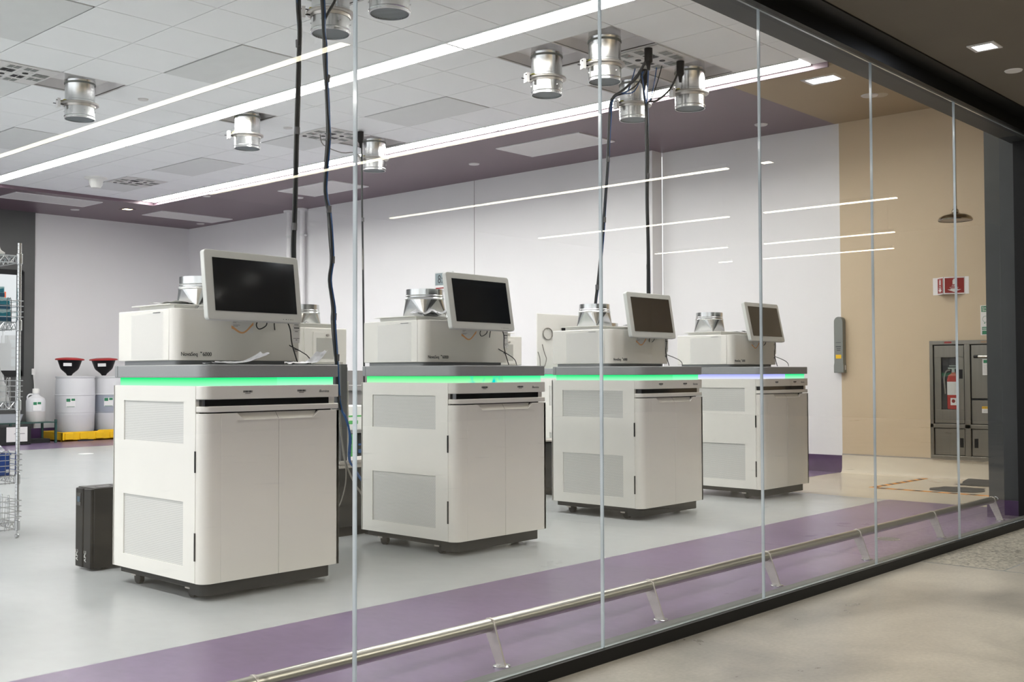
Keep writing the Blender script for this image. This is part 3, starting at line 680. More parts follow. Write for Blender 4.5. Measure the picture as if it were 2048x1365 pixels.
def adapter(parent, x, y, z0=1.415):
    b = MB(); r = .119
    zr = z0 + .115
    b.lathe([(r + .004, zr - .004), (r + .007, zr + .002), (r + .004, zr + .008), (r, zr + .012), (r, zr + .017), (r + .003, zr + .021), (r, zr + .025), (r, zr + .062), (r - .003, zr + .062), (r - .003, zr)], seg=40, cap=False)
    ad = obj('duct_adapter', b, 'galv', parent, loc=(x, y, 0))
    n = 32; top = [((r + .003) * math.cos(2 * PI * k / n), (r + .003) * math.sin(2 * PI * k / n), zr) for k in range(n)]
    sq = [(.098, .098, z0 + .002), (-.098, .098, z0 + .002), (-.098, -.098, z0 + .002), (.098, -.098, z0 + .002)]
    vs = top + sq; fs = []
    for c in range(4):
        a = c * n // 4; fs.append  # corner fans
        for k in range(n // 4): fs.append((a + k, (a + k + 1) % n, n + c))
        fs.append(((a + n // 4) % n, n + (c + 1) % 4, n + c))
    b = MB(); b.add(vs, fs); b.box(-.101, .101, -.101, .101, z0 - .002, z0 + .004); obj('transition', b, 'galv', ad, smooth=False)
    return ad
def rrect(w, h, r, n=6):
    p = []
    for cx, cy, a0 in ((w / 2 - r, h / 2 - r, 0), (-w / 2 + r, h / 2 - r, PI / 2), (-w / 2 + r, -h / 2 + r, PI), (w / 2 - r, -h / 2 + r, 1.5 * PI)):
        for k in range(n + 1): a = a0 + PI / 2 * k / n; p.append((cx + r * math.cos(a), cy + r * math.sin(a)))
    return p
def monitor(parent, x, y, z, ya, ti):
    b = MB(); b.prism(rrect(.583, .345, .018), .0, .032, 'y')
    mo = obj('monitor', b, 'bezel', parent, .004, loc=(x, y, z), rot=(-ti, 0, ya), seg=3)
    b = MB(); b.prism([(-.246, -.127), (.258, -.127), (.258, .135), (-.246, .135)], -.0015, .0005, 'y'); obj('screen', b, 'screen', mo)
    b = MB(); b.prism(rrect(.40, .24, .03), .032, .055, 'y'); b.box(-.05, .05, .05, .12, -.06, .06); b.box(-.035, .035, .09, .17, -.10, -.02); obj('mount', b, 'base', mo)
    b = MB()
    for k, xx in enumerate((.165, .182, .198, .212, .226)): b.box(xx, xx + (.006 if k % 2 else .003), -.0008, .0002, -.158, -.155)
    obj('button_marks', b, 'ink', mo)
    return mo

MX = [2.7465, 4.3999, 6.3555, 8.0437]; MY = [4.5332, 4.5542, 4.6561, 4.6515]
proto = sequencer()
seqs = []
labs = ['white sequencing machine nearest the camera, leftmost of the front row', 'white sequencing machine second from the left in the front row, with green and cyan light', 'white sequencing machine third from the left, crossed by the second glass joint', 'white sequencing machine farthest right with blue and green light bar']
rear_roots = [((4.99, 6.97), 'white sequencing machine of the back row, seen in the gap behind the nearest machine'), ((7.22, 7.29), 'white sequencing machine of the back row behind the second machine, mostly hidden'), ((9.15, 7.28), 'white sequencing machine of the back row with a board, behind the third machine')]
for i in range(7):
    seqs.append(proto if i == 0 else dup(proto))
ADY = [.49, .56, .625, .655]
MON = [(.388, .095, 1.493, .071, .118), (.372, .09, 1.494, .057, .162), (.456, .166, 1.493, .011, .157), (.457, .165, 1.496, .006, .209)]
for i in range(4):
    s = seqs[i]; s.location = (MX[i], MY[i], 0); tag(s, labs[i], group='white sequencing machines')
    adapter(s, .338, ADY[i], 1.415 if i else 1.385); monitor(s, *MON[i])
    x, y, z = MON[i][:3]
    b = MB(); b.tube([(x + .20, y + .02, z - .15), (x + .235, y + .03, z - .20), (x + .27, y + .06, z - .28), (x + .30, y + .05, 1.112)], .0035, 6); obj('cable', b, 'cable', s)
    b = MB(); b.tube([(x + .06, y + .05, z - .15), (x + .05, y + .06, z - .185), (x + .075, y + .07, z - .205), (x + .11, y + .06, z - .185), (x + .105, y + .05, z - .15)], .003, 6); b.tube([(x + .16, y + .06, z - .13), (x + .25, y + .16, z - .24), (x + .38, .18, 1.16), (x + .385, .15, 1.112)], .003, 6); obj('cable', b, 'cable', s)
for i, ((x, y), lb) in enumerate(rear_roots):
    s = seqs[4 + i]; s.location = (x, y, 0); s.rotation_euler = (0, 0, PI); tag(s, lb, group='white sequencing machines')
adapter(seqs[4], .155, .44, 1.385); adapter(seqs[5], .60, .15 + .3, 1.42); adapter(seqs[6], .30, .45, 1.385)
# light bar variants
lb2 = kid(seqs[1], 'light_bar')
def setmat(o, m): o.data = o.data.copy(); o.data.materials[0] = M[m]
for o in lb2:
    if o.data.materials[0] == M['green']: setmat(o, 'greenmix')
for o in kid(seqs[3], 'light_bar'):
    if o.data.materials[0] == M['green']: setmat(o, 'bluebar')

# papers and film lying on the machines
def crumple(name, cx, cy, z, sx, sy, amp, m, label, cat, rot=0., curl=0., seed=1, group=None, n=14):
    r = random.Random(seed); b = MB(); vs = []; fs = []
    ph = [r.uniform(0, 6) for _ in range(6)]
    for i in range(n + 1):
        for j in range(n + 1):
            u, v = i / n - .5, j / n - .5
            h = amp * (.5 + .25 * math.sin(9 * u + ph[0] + 3 * v) + .25 * math.sin(13 * v + ph[1] - 6 * u)) + r.uniform(0, amp * .25)
            h += curl * max(0, u) ** 2 * 4
            vs.append((u * sx * (1 - .1 * math.sin(5 * v + ph[2])), v * sy * (1 - .12 * math.sin(6 * u + ph[3])), h + .002))
    for i in range(n):
        for j in range(n): a = i * (n + 1) + j; fs.append((a, a + n + 1, a + n + 2, a + 1))
    b.add(vs, fs)
    return tag(obj(name, b, m, loc=(cx, cy, z), rot=(0, 0, rot)), label, cat, group)
crumple('film_wrapper', 2.99, 4.56, 1.105, .30, .10, .014, 'silver', 'crumpled silver wrapper on the counter below the printed machine name', 'wrapper', .0, .05, 3, 'silver wrappers on the nearest machine')
crumple('film_wrapper', 3.42, 4.59, 1.105, .24, .09, .014, 'silver', 'crumpled silver wrapper on the right end of the nearest counter', 'wrapper', .1, .06, 5, 'silver wrappers on the nearest machine')
crumple('paper_sheet', 2.98, 5.06, 1.415, .26, .22, .012, 'paper', 'loose crinkled paper on the tray beside the duct of the nearest machine', 'paper', .3, 0, 8)
crumple('paper_sheet', 4.66, 4.98, 1.415, .24, .20, .035, 'silver', 'folded grey paper on the tray of the second machine', 'paper', .5, 0, 9)
crumple('paper_sheet', 6.80 + .1, 5.04, 1.415, .17, .16, .02, 'silver', 'folded grey paper on the tray of the third machine', 'paper', .2, 0, 10)
crumple('paper_sheet', 8.56, 5.1, 1.415, .12, .14, .012, 'silver', 'small folded paper on the tray of the farthest machine', 'paper', .2, 0, 11)
crumple('film_wrapper', 4.66, 6.50, 1.386, .26, .24, .06, 'bag', 'crumpled clear wrapping on the back row machine left of the first glass joint', 'wrapper', .2, 0, 12)

# board with hoses on the rear right machine
t = thing('hose_board', 'upright white board with coiled hose and black valve behind the third machine', 'board', (8.40, 7.40, 1.105))
b = MB(); b.box(.06, .9, .03, .045, -.30, .57); b.box(.2, .24, .045, .075, -1.105, .4); b.box(.7, .74, .045, .075, -1.105, .4); obj('board', b, 'plastic', t, .004)
b = MB(); pts = [(.22 + .075 * math.cos(a * .7), .02, .36 + .06 * math.sin(a * .7)) for a in range(0, 16)]; b.tube(pts, .006, 6); obj('coiled_hose', b, 'greycable', t)
b = MB(); b.tube([(.13, .02, .25), (.14, .0, .16), (.17, .0, .10), (.14, .0, .02), (.08, .0, .01), (.07, .0, .10), (.04, .0, .17)], .005, 6); obj('loose_hose', b, 'greycable', t)
b = MB(); b.box(.44, .54, -.05, .02, .36, .43); b.box(.41, .56, -.04, .02, .31, .37); obj('valve', b, 'black', t, .005)
b = MB(); b.box(.56, .66, -.03, .01, .37, .40); b.box(.62, .65, -.03, .01, .33, .38); obj('pipe_fitting', b, 'bracket', t)
b = MB(); b.box(.47, .52, -.055, -.045, .315, .325); obj('yellow_knob', b, 'yellow', t)
b = MB(); b.tube([(.36, 0, .31), (.42, -.01, .34), (.47, -.03, .36)], .008, 6); obj('blue_hose', b, 'blue', t)

# ------------------------------------------------------------------ low dark cabinets between the rows
def low_cabinet(x, y, lb, Wc=.62, Dc=.42):
    t = thing('low_cabinet', lb, 'cabinet', (x, y, 0), 0, 'low dark cabinets between the machine rows')
    b = MB(); b.box(0, Wc, 0, Dc, .06, .45); obj('carcass', b, 'base', t, .004)
    b = MB(); b.box(.01, Wc - .01, .02, Dc, .0, .06); obj('plinth', b, 'black', t)
    b = MB(); b.box(-.01, Wc + .01, -.02, .0, .445, .463); b.box(-.01, Wc + .01, -.02, .0, .475, .493); b.box(-.01, Wc + .01, 0, Dc, .463, .475); obj('top_rim', b, 'bracket', t)
    b = MB(); b.prism([(Wc * .35, 0), (Wc * .35 + .10, 0), (Wc * .35 + .10, .012), (Wc * .35, .06)], -.16, -.12, 'y'); b.box(Wc * .35, Wc * .35 + .1, -.16, 0, 0, .012); obj('foot', b, 'base', t)
    return t
low_cabinet(4.45, 5.62, 'low dark cabinet with steel rim between the first two machines')
low_cabinet(7.20, 5.95, 'low dark cabinet behind the third machine, seen right of the second machine')
t = thing('equipment_upright', 'dark upright post standing behind the right edge of the nearest machine', 'post', (4.50, 5.66, .475))
b = MB(); b.box(.0, .05, .0, .10, 0, .645); obj('post', b, 'darkwall', t); b = MB(); b.box(.01, .03, .02, .05, .645, .66); obj('end_cap', b, 'bracket', t)
b = MB()
for k in range(14): b.box(.0505, .052, .04, .06, .04 + k * .042, .06 + k * .042)
obj('slots', b, 'bracket', t)

# far bench with cartons
t = thing('lab_bench', 'grey lab bench with tall faucet beyond the first gap', 'bench', (6.9, 9.0, 0))
b = MB(); b.box(0, 1.6, 0, .7, .88, .93); obj('bench_top', b, 'greyblue', t); b = MB(); b.box(0, 1.6, .05, .7, .45, .88); b.box(0, 1.6, .1, .7, 0, .45); obj('cabinet', b, 'greyblue', t)
b = MB(); b.box(0, 1.6, .62, .7, .93, 1.09); obj('backsplash', b, 'greyblue', t)
b = MB(); b.tube([(.30, .5, .93), (.30, .5, 1.15), (.33, .5, 1.22), (.38, .48, 1.23), (.42, .46, 1.19), (.42, .46, 1.05)], .013, 8); obj('faucet', b, 'chrome', t)
def carton(x, y, z, w, d, h, m, lb, stripe=None):
    t = thing('carton', lb, 'box', (x, y, z)); b = MB(); b.box(0, w, 0, d, 0, h); obj('box_body', b, m, t, .003)
    b = MB(); b.box(.02, w - .02, -.0015, 0, h * .55, h * .62); b.box(.02, w * .5, -.0015, 0, h * .25, h * .4); obj('print', b, stripe or 'greencarton', t)
    return t
t = thing('stock_shelf', 'dark shelf unit holding white and green cartons in the first gap', 'shelf', (6.25, 8.0, 0))
b = MB(); b.box(0, .9, 0, .5, .22, .25); b.box(0, .9, 0, .5, .50, .53); obj('shelf_board', b, 'greyblue', t)
b = MB(); b.box(0, .03, 0, .03, 0, .53); b.box(.87, .9, 0, .03, 0, .53); b.box(0, .03, .47, .5, 0, .53); b.box(.87, .9, .47, .5, 0, .53); obj('post', b, 'base', t)
carton(6.30, 8.02, .53, .55, .4, .22, 'paper', 'white carton with green print on the dark shelf unit')
carton(6.30, 8.02, .25, .22, .4, .24, 'greencarton', 'green carton on the lower shelf in the first gap', 'paper')
carton(6.56, 8.02, .25, .22, .4, .24, 'base', 'dark binder box on the lower shelf in the first gap', 'blue')

# ------------------------------------------------------------------ black power unit
t = thing('power_unit', 'pair of tall black battery backup towers left of the nearest machine', 'power unit', (2.80, 5.645, 0))
b = MB(); b.box(.012, .62, 0, .19, .012, .445); obj('case', b, 'black', t, .006)
for k in range(2):
    b = MB(); b.box(-.004, .014, .006 + k * .094, .090 + k * .094, .012, .440); fp = obj('front_bezel', b, 'black', t, .006)
    text('lettering', 'APC', .030, 'bezel', fp, Matrix.Translation((-.006, .055 + k * .094, .045)) @ Matrix(((0, 0, -1), (0, 1, 0), (1, 0, 0))).to_4x4(), sx=1.1)
b = MB(); b.box(-.007, -.004, .118, .165, .345, .415); pn = obj('display_panel', b, 'blackgloss', t)
b = MB(); b.box(-.0085, -.007, .125, .155, .365, .395); obj('display', b, mat('unlit blue display', (.03, .07, .11), .2), pn)
b = MB(); b.box(.05, .12, .03, .07, .445, .447); b.box(.16, .26, .05, .12, .445, .448); obj('top_vent', b, 'blackgloss', t)
b = MB()
for x in (.08, .5):
    for y in (.04, .14): b.box(x, x + .03, y, y + .02, 0, .013)
obj('feet', b, 'black', t)

# ------------------------------------------------------------------ wire rack at left
RX, RY = 3.058, 7.19
RW, RD = .92, .46
t = thing('wire_rack', 'chrome wire shelving rack cut by the left edge of the photo', 'shelving', (RX, RY, 0))
for x, y in ((0, 0), (-RW, 0), (0, RD), (-RW, RD)):
    b = MB(); prof = [(.008, 0), (.014, .004), (.014, .02), (.006, .024), (.006, .045), (.0135, .05)]
    z = .05
    while z < 1.90: prof += [(.0135, z + .022), (.0115, z + .0235), (.0135, z + .025)]; z += .0254
    prof += [(.0135, 1.92), (.0, 1.921)]
    b.lathe(prof, x, y, 14); obj('post', b, 'chrome', t)
shelves = [(1.835, 0), (1.40, 1), (.88, 1), (.40, 1), (.10, 1)]
for z, basket in shelves:
    b = MB(); r = .003
    def bar(p, q, rr=.003, s=b): s.tube([p, q], rr, 5, smooth=0)
    def loop(zz, rr=.0035, ox=.0, oy=.0):
        x0, x1, y0, y1 = -RW + .01 - ox, -.01 + ox, .0 - oy, RD + oy
        for p, q in (((x0, y0, zz), (x1, y0, zz)), ((x1, y0, zz), (x1, y1, zz)), ((x1, y1, zz), (x0, y1, zz)), ((x0, y1, zz), (x0, y0, zz))): bar(p, q, rr)
    loop(z, .004); loop(z - .045, .004)
    k = 0; x = -RW + .02
    while x < -.03: # zigzag front/back
        for yy in (0, RD): bar((x, yy, z if k % 2 else z - .045), (x + .035, yy, z - .045 if k % 2 else z), .0028)
        x += .035; k += 1
    y = .02; k = 0
    while y < RD - .03:
        for xx in (-.01, -RW + .01): bar((xx, y, z if k % 2 else z - .045), (xx, y + .035, z - .045 if k % 2 else z), .0028)
        y += .035; k += 1
    for k in range(1, 30): bar((-RW + k * RW / 30, 0, z), (-RW + k * RW / 30, RD, z), .002)
    sh = obj('wire_shelf', b, 'chrome', t)
    b2 = MB()
    for x, y in ((0, 0), (-RW, 0), (0, RD), (-RW, RD)): b2.lathe([(.0145, z - .055), (.019, z - .052), (.019, z + .012), (.0145, z + .015)], x, y, 14)
    obj('collar', b2, 'chrome', sh)
    if basket:
        b = MB()
        for dz in (.035, .07, .105, .14):
            x0, x1, y0, y1 = -RW + .0, .02, -.02, RD + .02
            for p, q in (((x0, y0, z + dz), (x1, y0, z + dz)), ((x1, y0, z + dz), (x1, y1, z + dz)), ((x1, y1, z + dz), (x0, y1, z + dz))): b.tube([p, q], .0026, 5, smooth=0)
        for k in range(9):
            x = -.06 - k * .1
            b.tube([(x, -.021, z - .05), (x, -.021, z + .14), (x - .012, -.021, z + .152), (x - .026, -.021, z + .14), (x - .026, -.021, z - .05)], .0026, 5, smooth=2)
        for k in range(4):
            y = .06 + k * .11
            b.tube([(.021, y, z - .05), (.021, y, z + .14), (.021, y + .012, z + .152), (.021, y + .026, z + .14), (.021, y + .026, z - .05)], .0026, 5, smooth=2)
        obj('basket_rail', b, 'chrome', t)
def teal_box(x, y, z, w, d, h, lb):
    t = thing('glove_carton', lb, 'box', (x, y, z), 0, 'teal cartons stacked on the wire rack'); b = MB(); b.box(0, w, 0, d, 0, h); obj('box_body', b, 'tealpale', t, .002)
    b = MB(); b.box(-.001, w + .001, -.0012, d + .001, h * .05, h * .42); obj('dark_band', b, 'darkteal', t)
    b = MB(); b.prism([(w * .45, h * .45), (w * .98, h * .45), (w * .98, h * .85), (w * .8, h * .7), (w * .6, h * .85), (w * .5, h * .6)], -.0016, 0, 'y'); obj('printed_shape', b, 'teal', t)
x0 = RX - .31
teal_box(x0, RY + .03, 1.404, .27, .30, .078, 'teal carton at the bottom of the stack on the wire rack')
teal_box(x0 - .005, RY + .03, 1.483, .27, .30, .078, 'teal carton in the middle of the stack on the wire rack')
teal_box(x0 - .04, RY + .035, 1.562, .27, .30, .07, 'teal carton on top of the stack on the wire rack')
def bag(cx, cy, z, w, d, h, m, lb, seed, tip=None, cat='plastic bag'):
    r = random.Random(seed); b = MB(); n = 16; rows = 9; vs = []; fs = []
    for i in range(rows):
        v = i / (rows - 1); s = (1 - v ** 1.8) * .95 + .05; 
        for k in range(n):
            a = 2 * PI * k / n; rr = s * (1 + .12 * math.sin(3 * a + seed + 4 * v) + r.uniform(-.08, .08))
            ox = (tip or 0) * v * v
            vs.append((math.cos(a) * w / 2 * rr + ox, math.sin(a) * d / 2 * rr, h * v))
    for i in range(rows - 1):
        for k in range(n): k2 = (k + 1) % n; fs.append((i * n + k, i * n + k2, (i + 1) * n + k2, (i + 1) * n + k))
    fs.append(tuple(range(n))[::-1]); fs.append(tuple(range((rows - 1) * n, rows * n)))
    b.add(vs, fs); return tag(obj('plastic_bag', b, m, loc=(cx, cy, z)), lb, cat, None)
bag(RX - .20, RY + .14, .884, .34, .22, .34, 'bag', 'large clear plastic bag bulging from the middle basket of the wire rack', 2, .10)
bag(RX - .22, RY + .14, .884, .22, .16, .22, 'paper', 'white packed items inside the clear bag on the wire rack', 4, 0, 'packed items')
bag(RX - .22, RY + .14, .535, .36, .2, .10, 'bag', 'crumpled clear plastic bag lying in the blue bin on the wire rack', 6, .12)
t = thing('blue_bin', 'blue plastic bin in the lower basket of the wire rack', 'bin', (RX - .40, RY + .02, .404))
b = MB(); b.box(0, .36, 0, .004, 0, .14); b.box(0, .36, .296, .30, 0, .14); b.box(0, .004, 0, .3, 0, .14); b.box(.356, .36, 0, .3, 0, .14); b.box(0, .36, 0, .3, 0, .004); b.box(-.006, .366, -.006, .004, .134, .142); b.box(.356, .366, 0, .3, .134, .142); obj('tub', b, 'bluebin', t)
b = MB(); b.box(.335, .352, -.002, 0, .02, .04); obj('sticker', b, 'white', t)
t = thing('bagged_item', 'white bag with a round orange mark on top of the wire rack', 'plastic bag', (RX - .22, RY + .10, 1.84))
b = MB(); b.prism([(-.12, 0), (.14, 0), (.15, .015), (.12, .03), (.11, .06), (.085, .03), (.04, .03), (.03, .075), (.0, .10), (-.04, .11), (-.12, .09)], -.06, .06, 'y'); obj('bag', b, 'paper', t, .008)
b = MB(); b.lathe([(.03, 0), (.03, .001)], seg=20, T=Matrix.Translation((-.03, -.0605, .062)) @ Matrix.Rotation(PI / 2, 4, 'X')); obj('orange_mark', b, 'orange', t)

# ------------------------------------------------------------------ far corner: drums on yellow pallet, carboy, table
PX, PY = 7.78, 16.72
t = thing('spill_pallet', 'yellow plastic spill pallet under the two white drums', 'pallet', (PX, PY, 0))
b = MB()
b.prism([(0, 0), (1.34, 0), (1.34, .15), (1.05, .15), (1.03, .165), (.62, .165), (.60, .15), (0, .15)], 0, .03, 'y')
b.box(0, .03, 0, .68, 0, .15); b.box(1.31, 1.34, 0, .68, 0, .15); b.box(0, 1.34, .65, .68, 0, .15); b.box(0, 1.34, 0, .68, .0, .03)
for x in (.06, .30, .56, .80, 1.05): b.box(x, x + .13, -.02, .0, .03, .13)
obj('tray', b, 'yellow', t, .006)
b = MB(); b.box(.03, 1.31, .03, .65, .12, .135); obj('grate', b, 'black', t)
b = MB(); b.box(.27, .52, -.022, .002, 0, .022); b.box(.86, 1.1, -.022, .002, 0, .022); obj('fork_pocket', b, 'inner', t)
def drum(x, y, lb, dark):
    t = thing('plastic_drum', lb, 'drum', (x, y, .136), 0, 'drums on the yellow pallet')
    r = .305
    b = MB(); b.lathe([(r * .90, 0), (r * .95, .03), (r * .97, .27), (r * .985, .285), (r * .97, .30), (r * 1.0, .31)], seg=40); obj('lower_wall', b, 'poly', t)
    b = MB(); b.lathe([(r * .985, .29), (r * .99, .585)], seg=40); obj('middle_wall', b, 'polydark' if dark else 'poly', t)
    b = MB(); b.lathe([(r * .99, .58), (r * 1.01, .59), (r * .985, .60), (r * .98, .80), (r * .95, .86), (r * .985, .865), (r * .99, .885), (r * .95, .89)], seg=40); obj('upper_wall', b, 'poly', t)
    a = math.radians(-128)
    A = Matrix.Rotation(a, 4, 'Z')
    b = MB(); b.box(r * .99, r * .99 + .004, -.07, .07, .40, .54, T=A); s = obj('hazard_label', b, 'white', t)
    b = MB(); b.box(r * .99 + .004, r * .99 + .006, -.065, -.005, .485, .535, T=A); b.box(r * .99 + .004, r * .99 + .006, .01, .065, .50, .535, T=A); b.box(r * .99 + .004, r * .99 + .006, -.06, .06, .403, .41, T=A); obj('green_print', b, 'signgreen', s)
    return t
def funnel(x, y, lb, tilt):
    t = thing('drum_funnel', lb, 'funnel', (x, y, 1.034), 0, 'funnels standing on the drums')
    t.rotation_euler = (0, tilt, 0)
    b = MB(); b.lathe([(.03, 0), (.04, .01), (.05, .03), (.13, .10), (.145, .13), (.185, .245), (.19, .25)], seg=28); obj('bowl', b, 'black', t)
    b = MB(); b.lathe([(.19, .245), (.218, .248), (.222, .265), (.20, .275), (.10, .29), (.02, .29)], seg=28); obj('lid', b, 'red', t)
    A = Matrix.Rotation(math.radians(-125), 4, 'Z')
    b = MB(); b.box(.166, .172, -.065, .06, .15, .20, T=A); obj('label', b, 'white', t)
drum(8.17, 17.07, 'white plastic drum on the left of the yellow pallet', False)
drum(8.80, 17.07, 'white plastic drum with dark contents on the right of the yellow pallet', True)
funnel(8.06, 17.05, 'black funnel with red lid on the left drum', .02)
funnel(8.64, 17.05, 'black funnel with red lid on the right drum', -.03)
# green wire table
TX, TY = 6.55, 16.62
t = thing('wire_table', 'low dark green wire table left of the yellow pallet', 'table', (TX, TY, 0))
b = MB()
b.box(0, 1.12, 0, .5, .31, .325); obj('table_top', b, 'greenmetal', t)
for x in (.0, .40, 1.09):
    for y in (0, .47):
        b = MB(); b.box(x, x + .03, y, y + .03, 0, .36 if x > 1 else .32); obj('leg', b, 'greenmetal', t)
b = MB(); b.box(.5, 1.05, .1, .4, 0, .06); tag(obj('floor_tray', b, 'base', loc=(TX + .02, TY + .02, 0)), 'flat dark tray on the floor under the green table', 'tray')
t = thing('carboy', 'white plastic carboy with green label on the green wire table', 'bottle', (7.44, 16.86, .326))
b = MB(); b.lathe([(.135, 0), (.14, .01), (.14, .16)], seg=32); obj('liquid_level', b, 'liquid', t)
b = MB(); b.lathe([(.14, .16), (.14, .32), (.125, .36), (.06, .40), (.042, .42), (.042, .44)], seg=32); obj('bottle_body', b, 'poly', t)
b = MB(); b.lathe([(.05, .435), (.05, .50), (.045, .51)], seg=24); obj('cap', b, 'plastic', t)
b = MB(); b.tube([(-.04, 0, .42), (-.10, 0, .42), (-.13, 0, .38), (-.12, 0, .34)], .012, 8); obj('handle', b, 'poly', t)
A = Matrix.Rotation(math.radians(-105), 4, 'Z')
b = MB(); b.box(.14, .143, -.06, .06, .17, .31, T=A); s = obj('label', b, 'white', t)
b = MB(); b.box(.143, .1445, -.055, -.005, .26, .305, T=A); b.box(.143, .1445, .005, .055, .27, .305, T=A); obj('green_print', b, 'signgreen', s)
t = thing('grey_tub', 'shallow grey plastic tub on the green table at the left edge', 'tub', (6.62, 16.66, .326))
b = MB(); b.prism([(.02, 0), (.50, 0), (.54, .12), (.56, .125), (-.02, .125), (0, .12)], 0, .34, 'y'); obj('tub', b, 'greytub', t, .008)
t = thing('storage_bin', 'dark bin carrying a white paper sign under the tub', 'bin', (6.60, 16.50, 0))
b = MB(); b.box(0, .62, 0, .1, 0, .28); obj('bin', b, 'base', t, .01)
b = MB(); b.box(.25, .56, -.004, 0, .05, .27); s = obj('paper_sign', b, 'paper', t)
b = MB(); b.box(.36, .52, -.006, -.004, .165, .175); obj('printed_line', b, 'inkgrey', s)
# switch & cord at wall
t = thing('wall_hook_cord', 'white cord and switch at the edge of the charcoal wall', 'cord', (7.78, YBACK - .04, 0))
b = MB(); b.box(-.03, .03, -.03, .0, 1.05, 1.15); obj('switch_box', b, 'white', t)
b = MB(); b.tube([(0, -.02, 1.05), (.02, -.02, .8), (.0, -.02, .4), (.03, -.02, .25)], .008, 6); obj('cord', b, 'white', t)
# things beyond the window
t = thing('signal_tower', 'small red and green signal tower beyond the interior window', 'signal light', (7.98, 19.4, 0))
b = MB(); b.box(-.6, .1, -.1, .1, 0, 1.6); obj('machine_body', b, 'whitepanel', t)
b = MB(); b.lathe([(.02, 1.6), (.02, 2.2)], seg=12); obj('pole', b, 'white', t)
b = MB(); b.lathe([(.04, 2.2), (.04, 2.29)], seg=14); obj('green_lamp', b, 'lampgreen', t)
b = MB(); b.lathe([(.04, 2.29), (.04, 2.5)], seg=14); obj('red_lamp', b, 'lampred', t)
t = thing('far_cabinet', 'pale drawer cabinet beyond the interior window', 'cabinet', (8.15, 19.6, 0))
b = MB(); b.box(0, .35, 0, .3, 0, 1.75); obj('carcass', b, 'whitepanel', t)
for k in range(3):
    b = MB(); b.box(.03, .32, -.01, 0, 1.2 + k * .17, 1.33 + k * .17); obj('drawer', b, 'greypanel', t)
b = MB(); b.box(4.6, 9.6, 19.0, 19.3, 3.5, 3.55); b.box(8.05, 8.25, 19.9, 20.0, 2.28, 2.34); b.box(8.05, 8.25, 19.9, 20.0, 1.98, 2.03)
tag(obj('light_strip', b, 'backlight'), 'lights of the room beyond the interior window', 'ceiling light')

# white pipes on end wall
for y, lb in ((14.24, 'vertical white pipe on the end wall, right one of the pair'), (14.60, 'vertical white pipe on the end wall, left one of the pair')):
    t = thing('white_pipe', lb, 'pipe', (XE2 - .09, y, 0), 0, 'white pipes on the end wall')
    b = MB(); b.lathe([(.045, 0), (.045, ZP - .03), (.085, ZP - .03), (.085, ZP - .001)], seg=20); obj('pipe', b, 'wall', t)
    b = MB(); b.lathe([(.052, 3.25), (.052, 3.29)], seg=20); b.box(0, .07, -.02, .02, 3.26, 3.28); b.box(.0, .03, -.09, .0, 3.26, 3.28); obj('clamp', b, 'greypanel', t)
# digital clock
t = thing('wall_clock', 'grey digital wall clock partly hidden by the second screen', 'clock', (XE2 - .03, 11.23, 2.21))
b = MB(); b.box(0, .03, -.36, 0, 0, .27); obj('case', b, 'greypanel', t, .004)
b = MB(); b.box(-.002, 0, -.34, -.02, .085, .255); f_ = obj('display', b, 'lcd', t)
b = MB(); b.box(-.002, 0, -.34, -.01, .02, .07); obj('lower_strip', b, 'white', t)
text('digits', '8:45', .165, 'ink', f_, face_T(-.003, -.07, .115, '-x'), sx=.85)
b = MB(); b.box(-.004, -.002, -.32, -.03, .035, .052); obj('red_print', b, 'signred', t)

# ------------------------------------------------------------------ safety corner
# safety device on the colour boundary
t = thing('safety_device', 'slim grey wall device with rounded top at the white and beige boundary', 'safety device', (XE1, 5.235, 1.05))
b = MB(); pr_ = [(-.055, 0), (.055, 0), (.055, .08), (.05, .10), (.05, .54)] + [(.05 * math.cos(a * PI / 8), .54 + .05 * math.sin(a * PI / 8)) for a in range(1, 8)] + [(-.05, .54), (-.05, .10), (-.055, .08)]
b.prism([(-y, z) for y, z in pr_], -.07, 0, 'x'); obj('cover', b, 'greydevice', t, .004)
b = MB(); b.box(-.072, -.07, -.03, .03, .15, .19); obj('yellow_label', b, 'yellow', t)
b = MB(); b.box(-.0715, -.07, -.028, .028, .315, .32); b.box(-.0715, -.07, -.028, .028, .27, .28); b.box(-.0715, -.07, -.025, .02, .25, .258); b.box(-.0715, -.07, -.02, .018, .232, .24); obj('printed_lines', b, 'ink', t)
b = MB(); b.box(-.04, -.02, -.058, -.055, .03, .08); obj('side_label', b, 'white', t)
# V-shaped fire sign
t = thing('fire_sign', 'red and white projecting fire extinguisher sign on the beige wall', 'sign', (XE1, 4.066, 1.82))
Y0, YM, Y1 = .145, .058, -.125   # far foot, ridge, near foot (local y)
b = MB()
b.box(-.003, 0, Y0, Y0 + .045, 0, .17); b.box(-.003, 0, Y1 - .035, Y1, 0, .17)
b.prism([(-.003, Y0), (-.085, YM), (-.085, YM - .004), (0, Y0 - .01)], 0, .17); b.prism([(-.085, YM), (-.003, Y1), (0, Y1 + .01), (-.085, YM - .006)], 0, .17)
obj('sign_plate', b, 'white', t)
def on_face(p0, p1, body):   # matrix for a vertical face running p0 -> p1
    d = Vector((p1[0] - p0[0], p1[1] - p0[1], 0)); L = d.length; d.normalize(); n = Vector((d.y, -d.x, 0)) 
    if n.x > 0: n = -n
    m_ = Matrix((d, Vector((0, 0, 1)), n)).transposed().to_4x4(); m_.translation = Vector((p0[0], p0[1], 0)) + n * .001; return m_, L
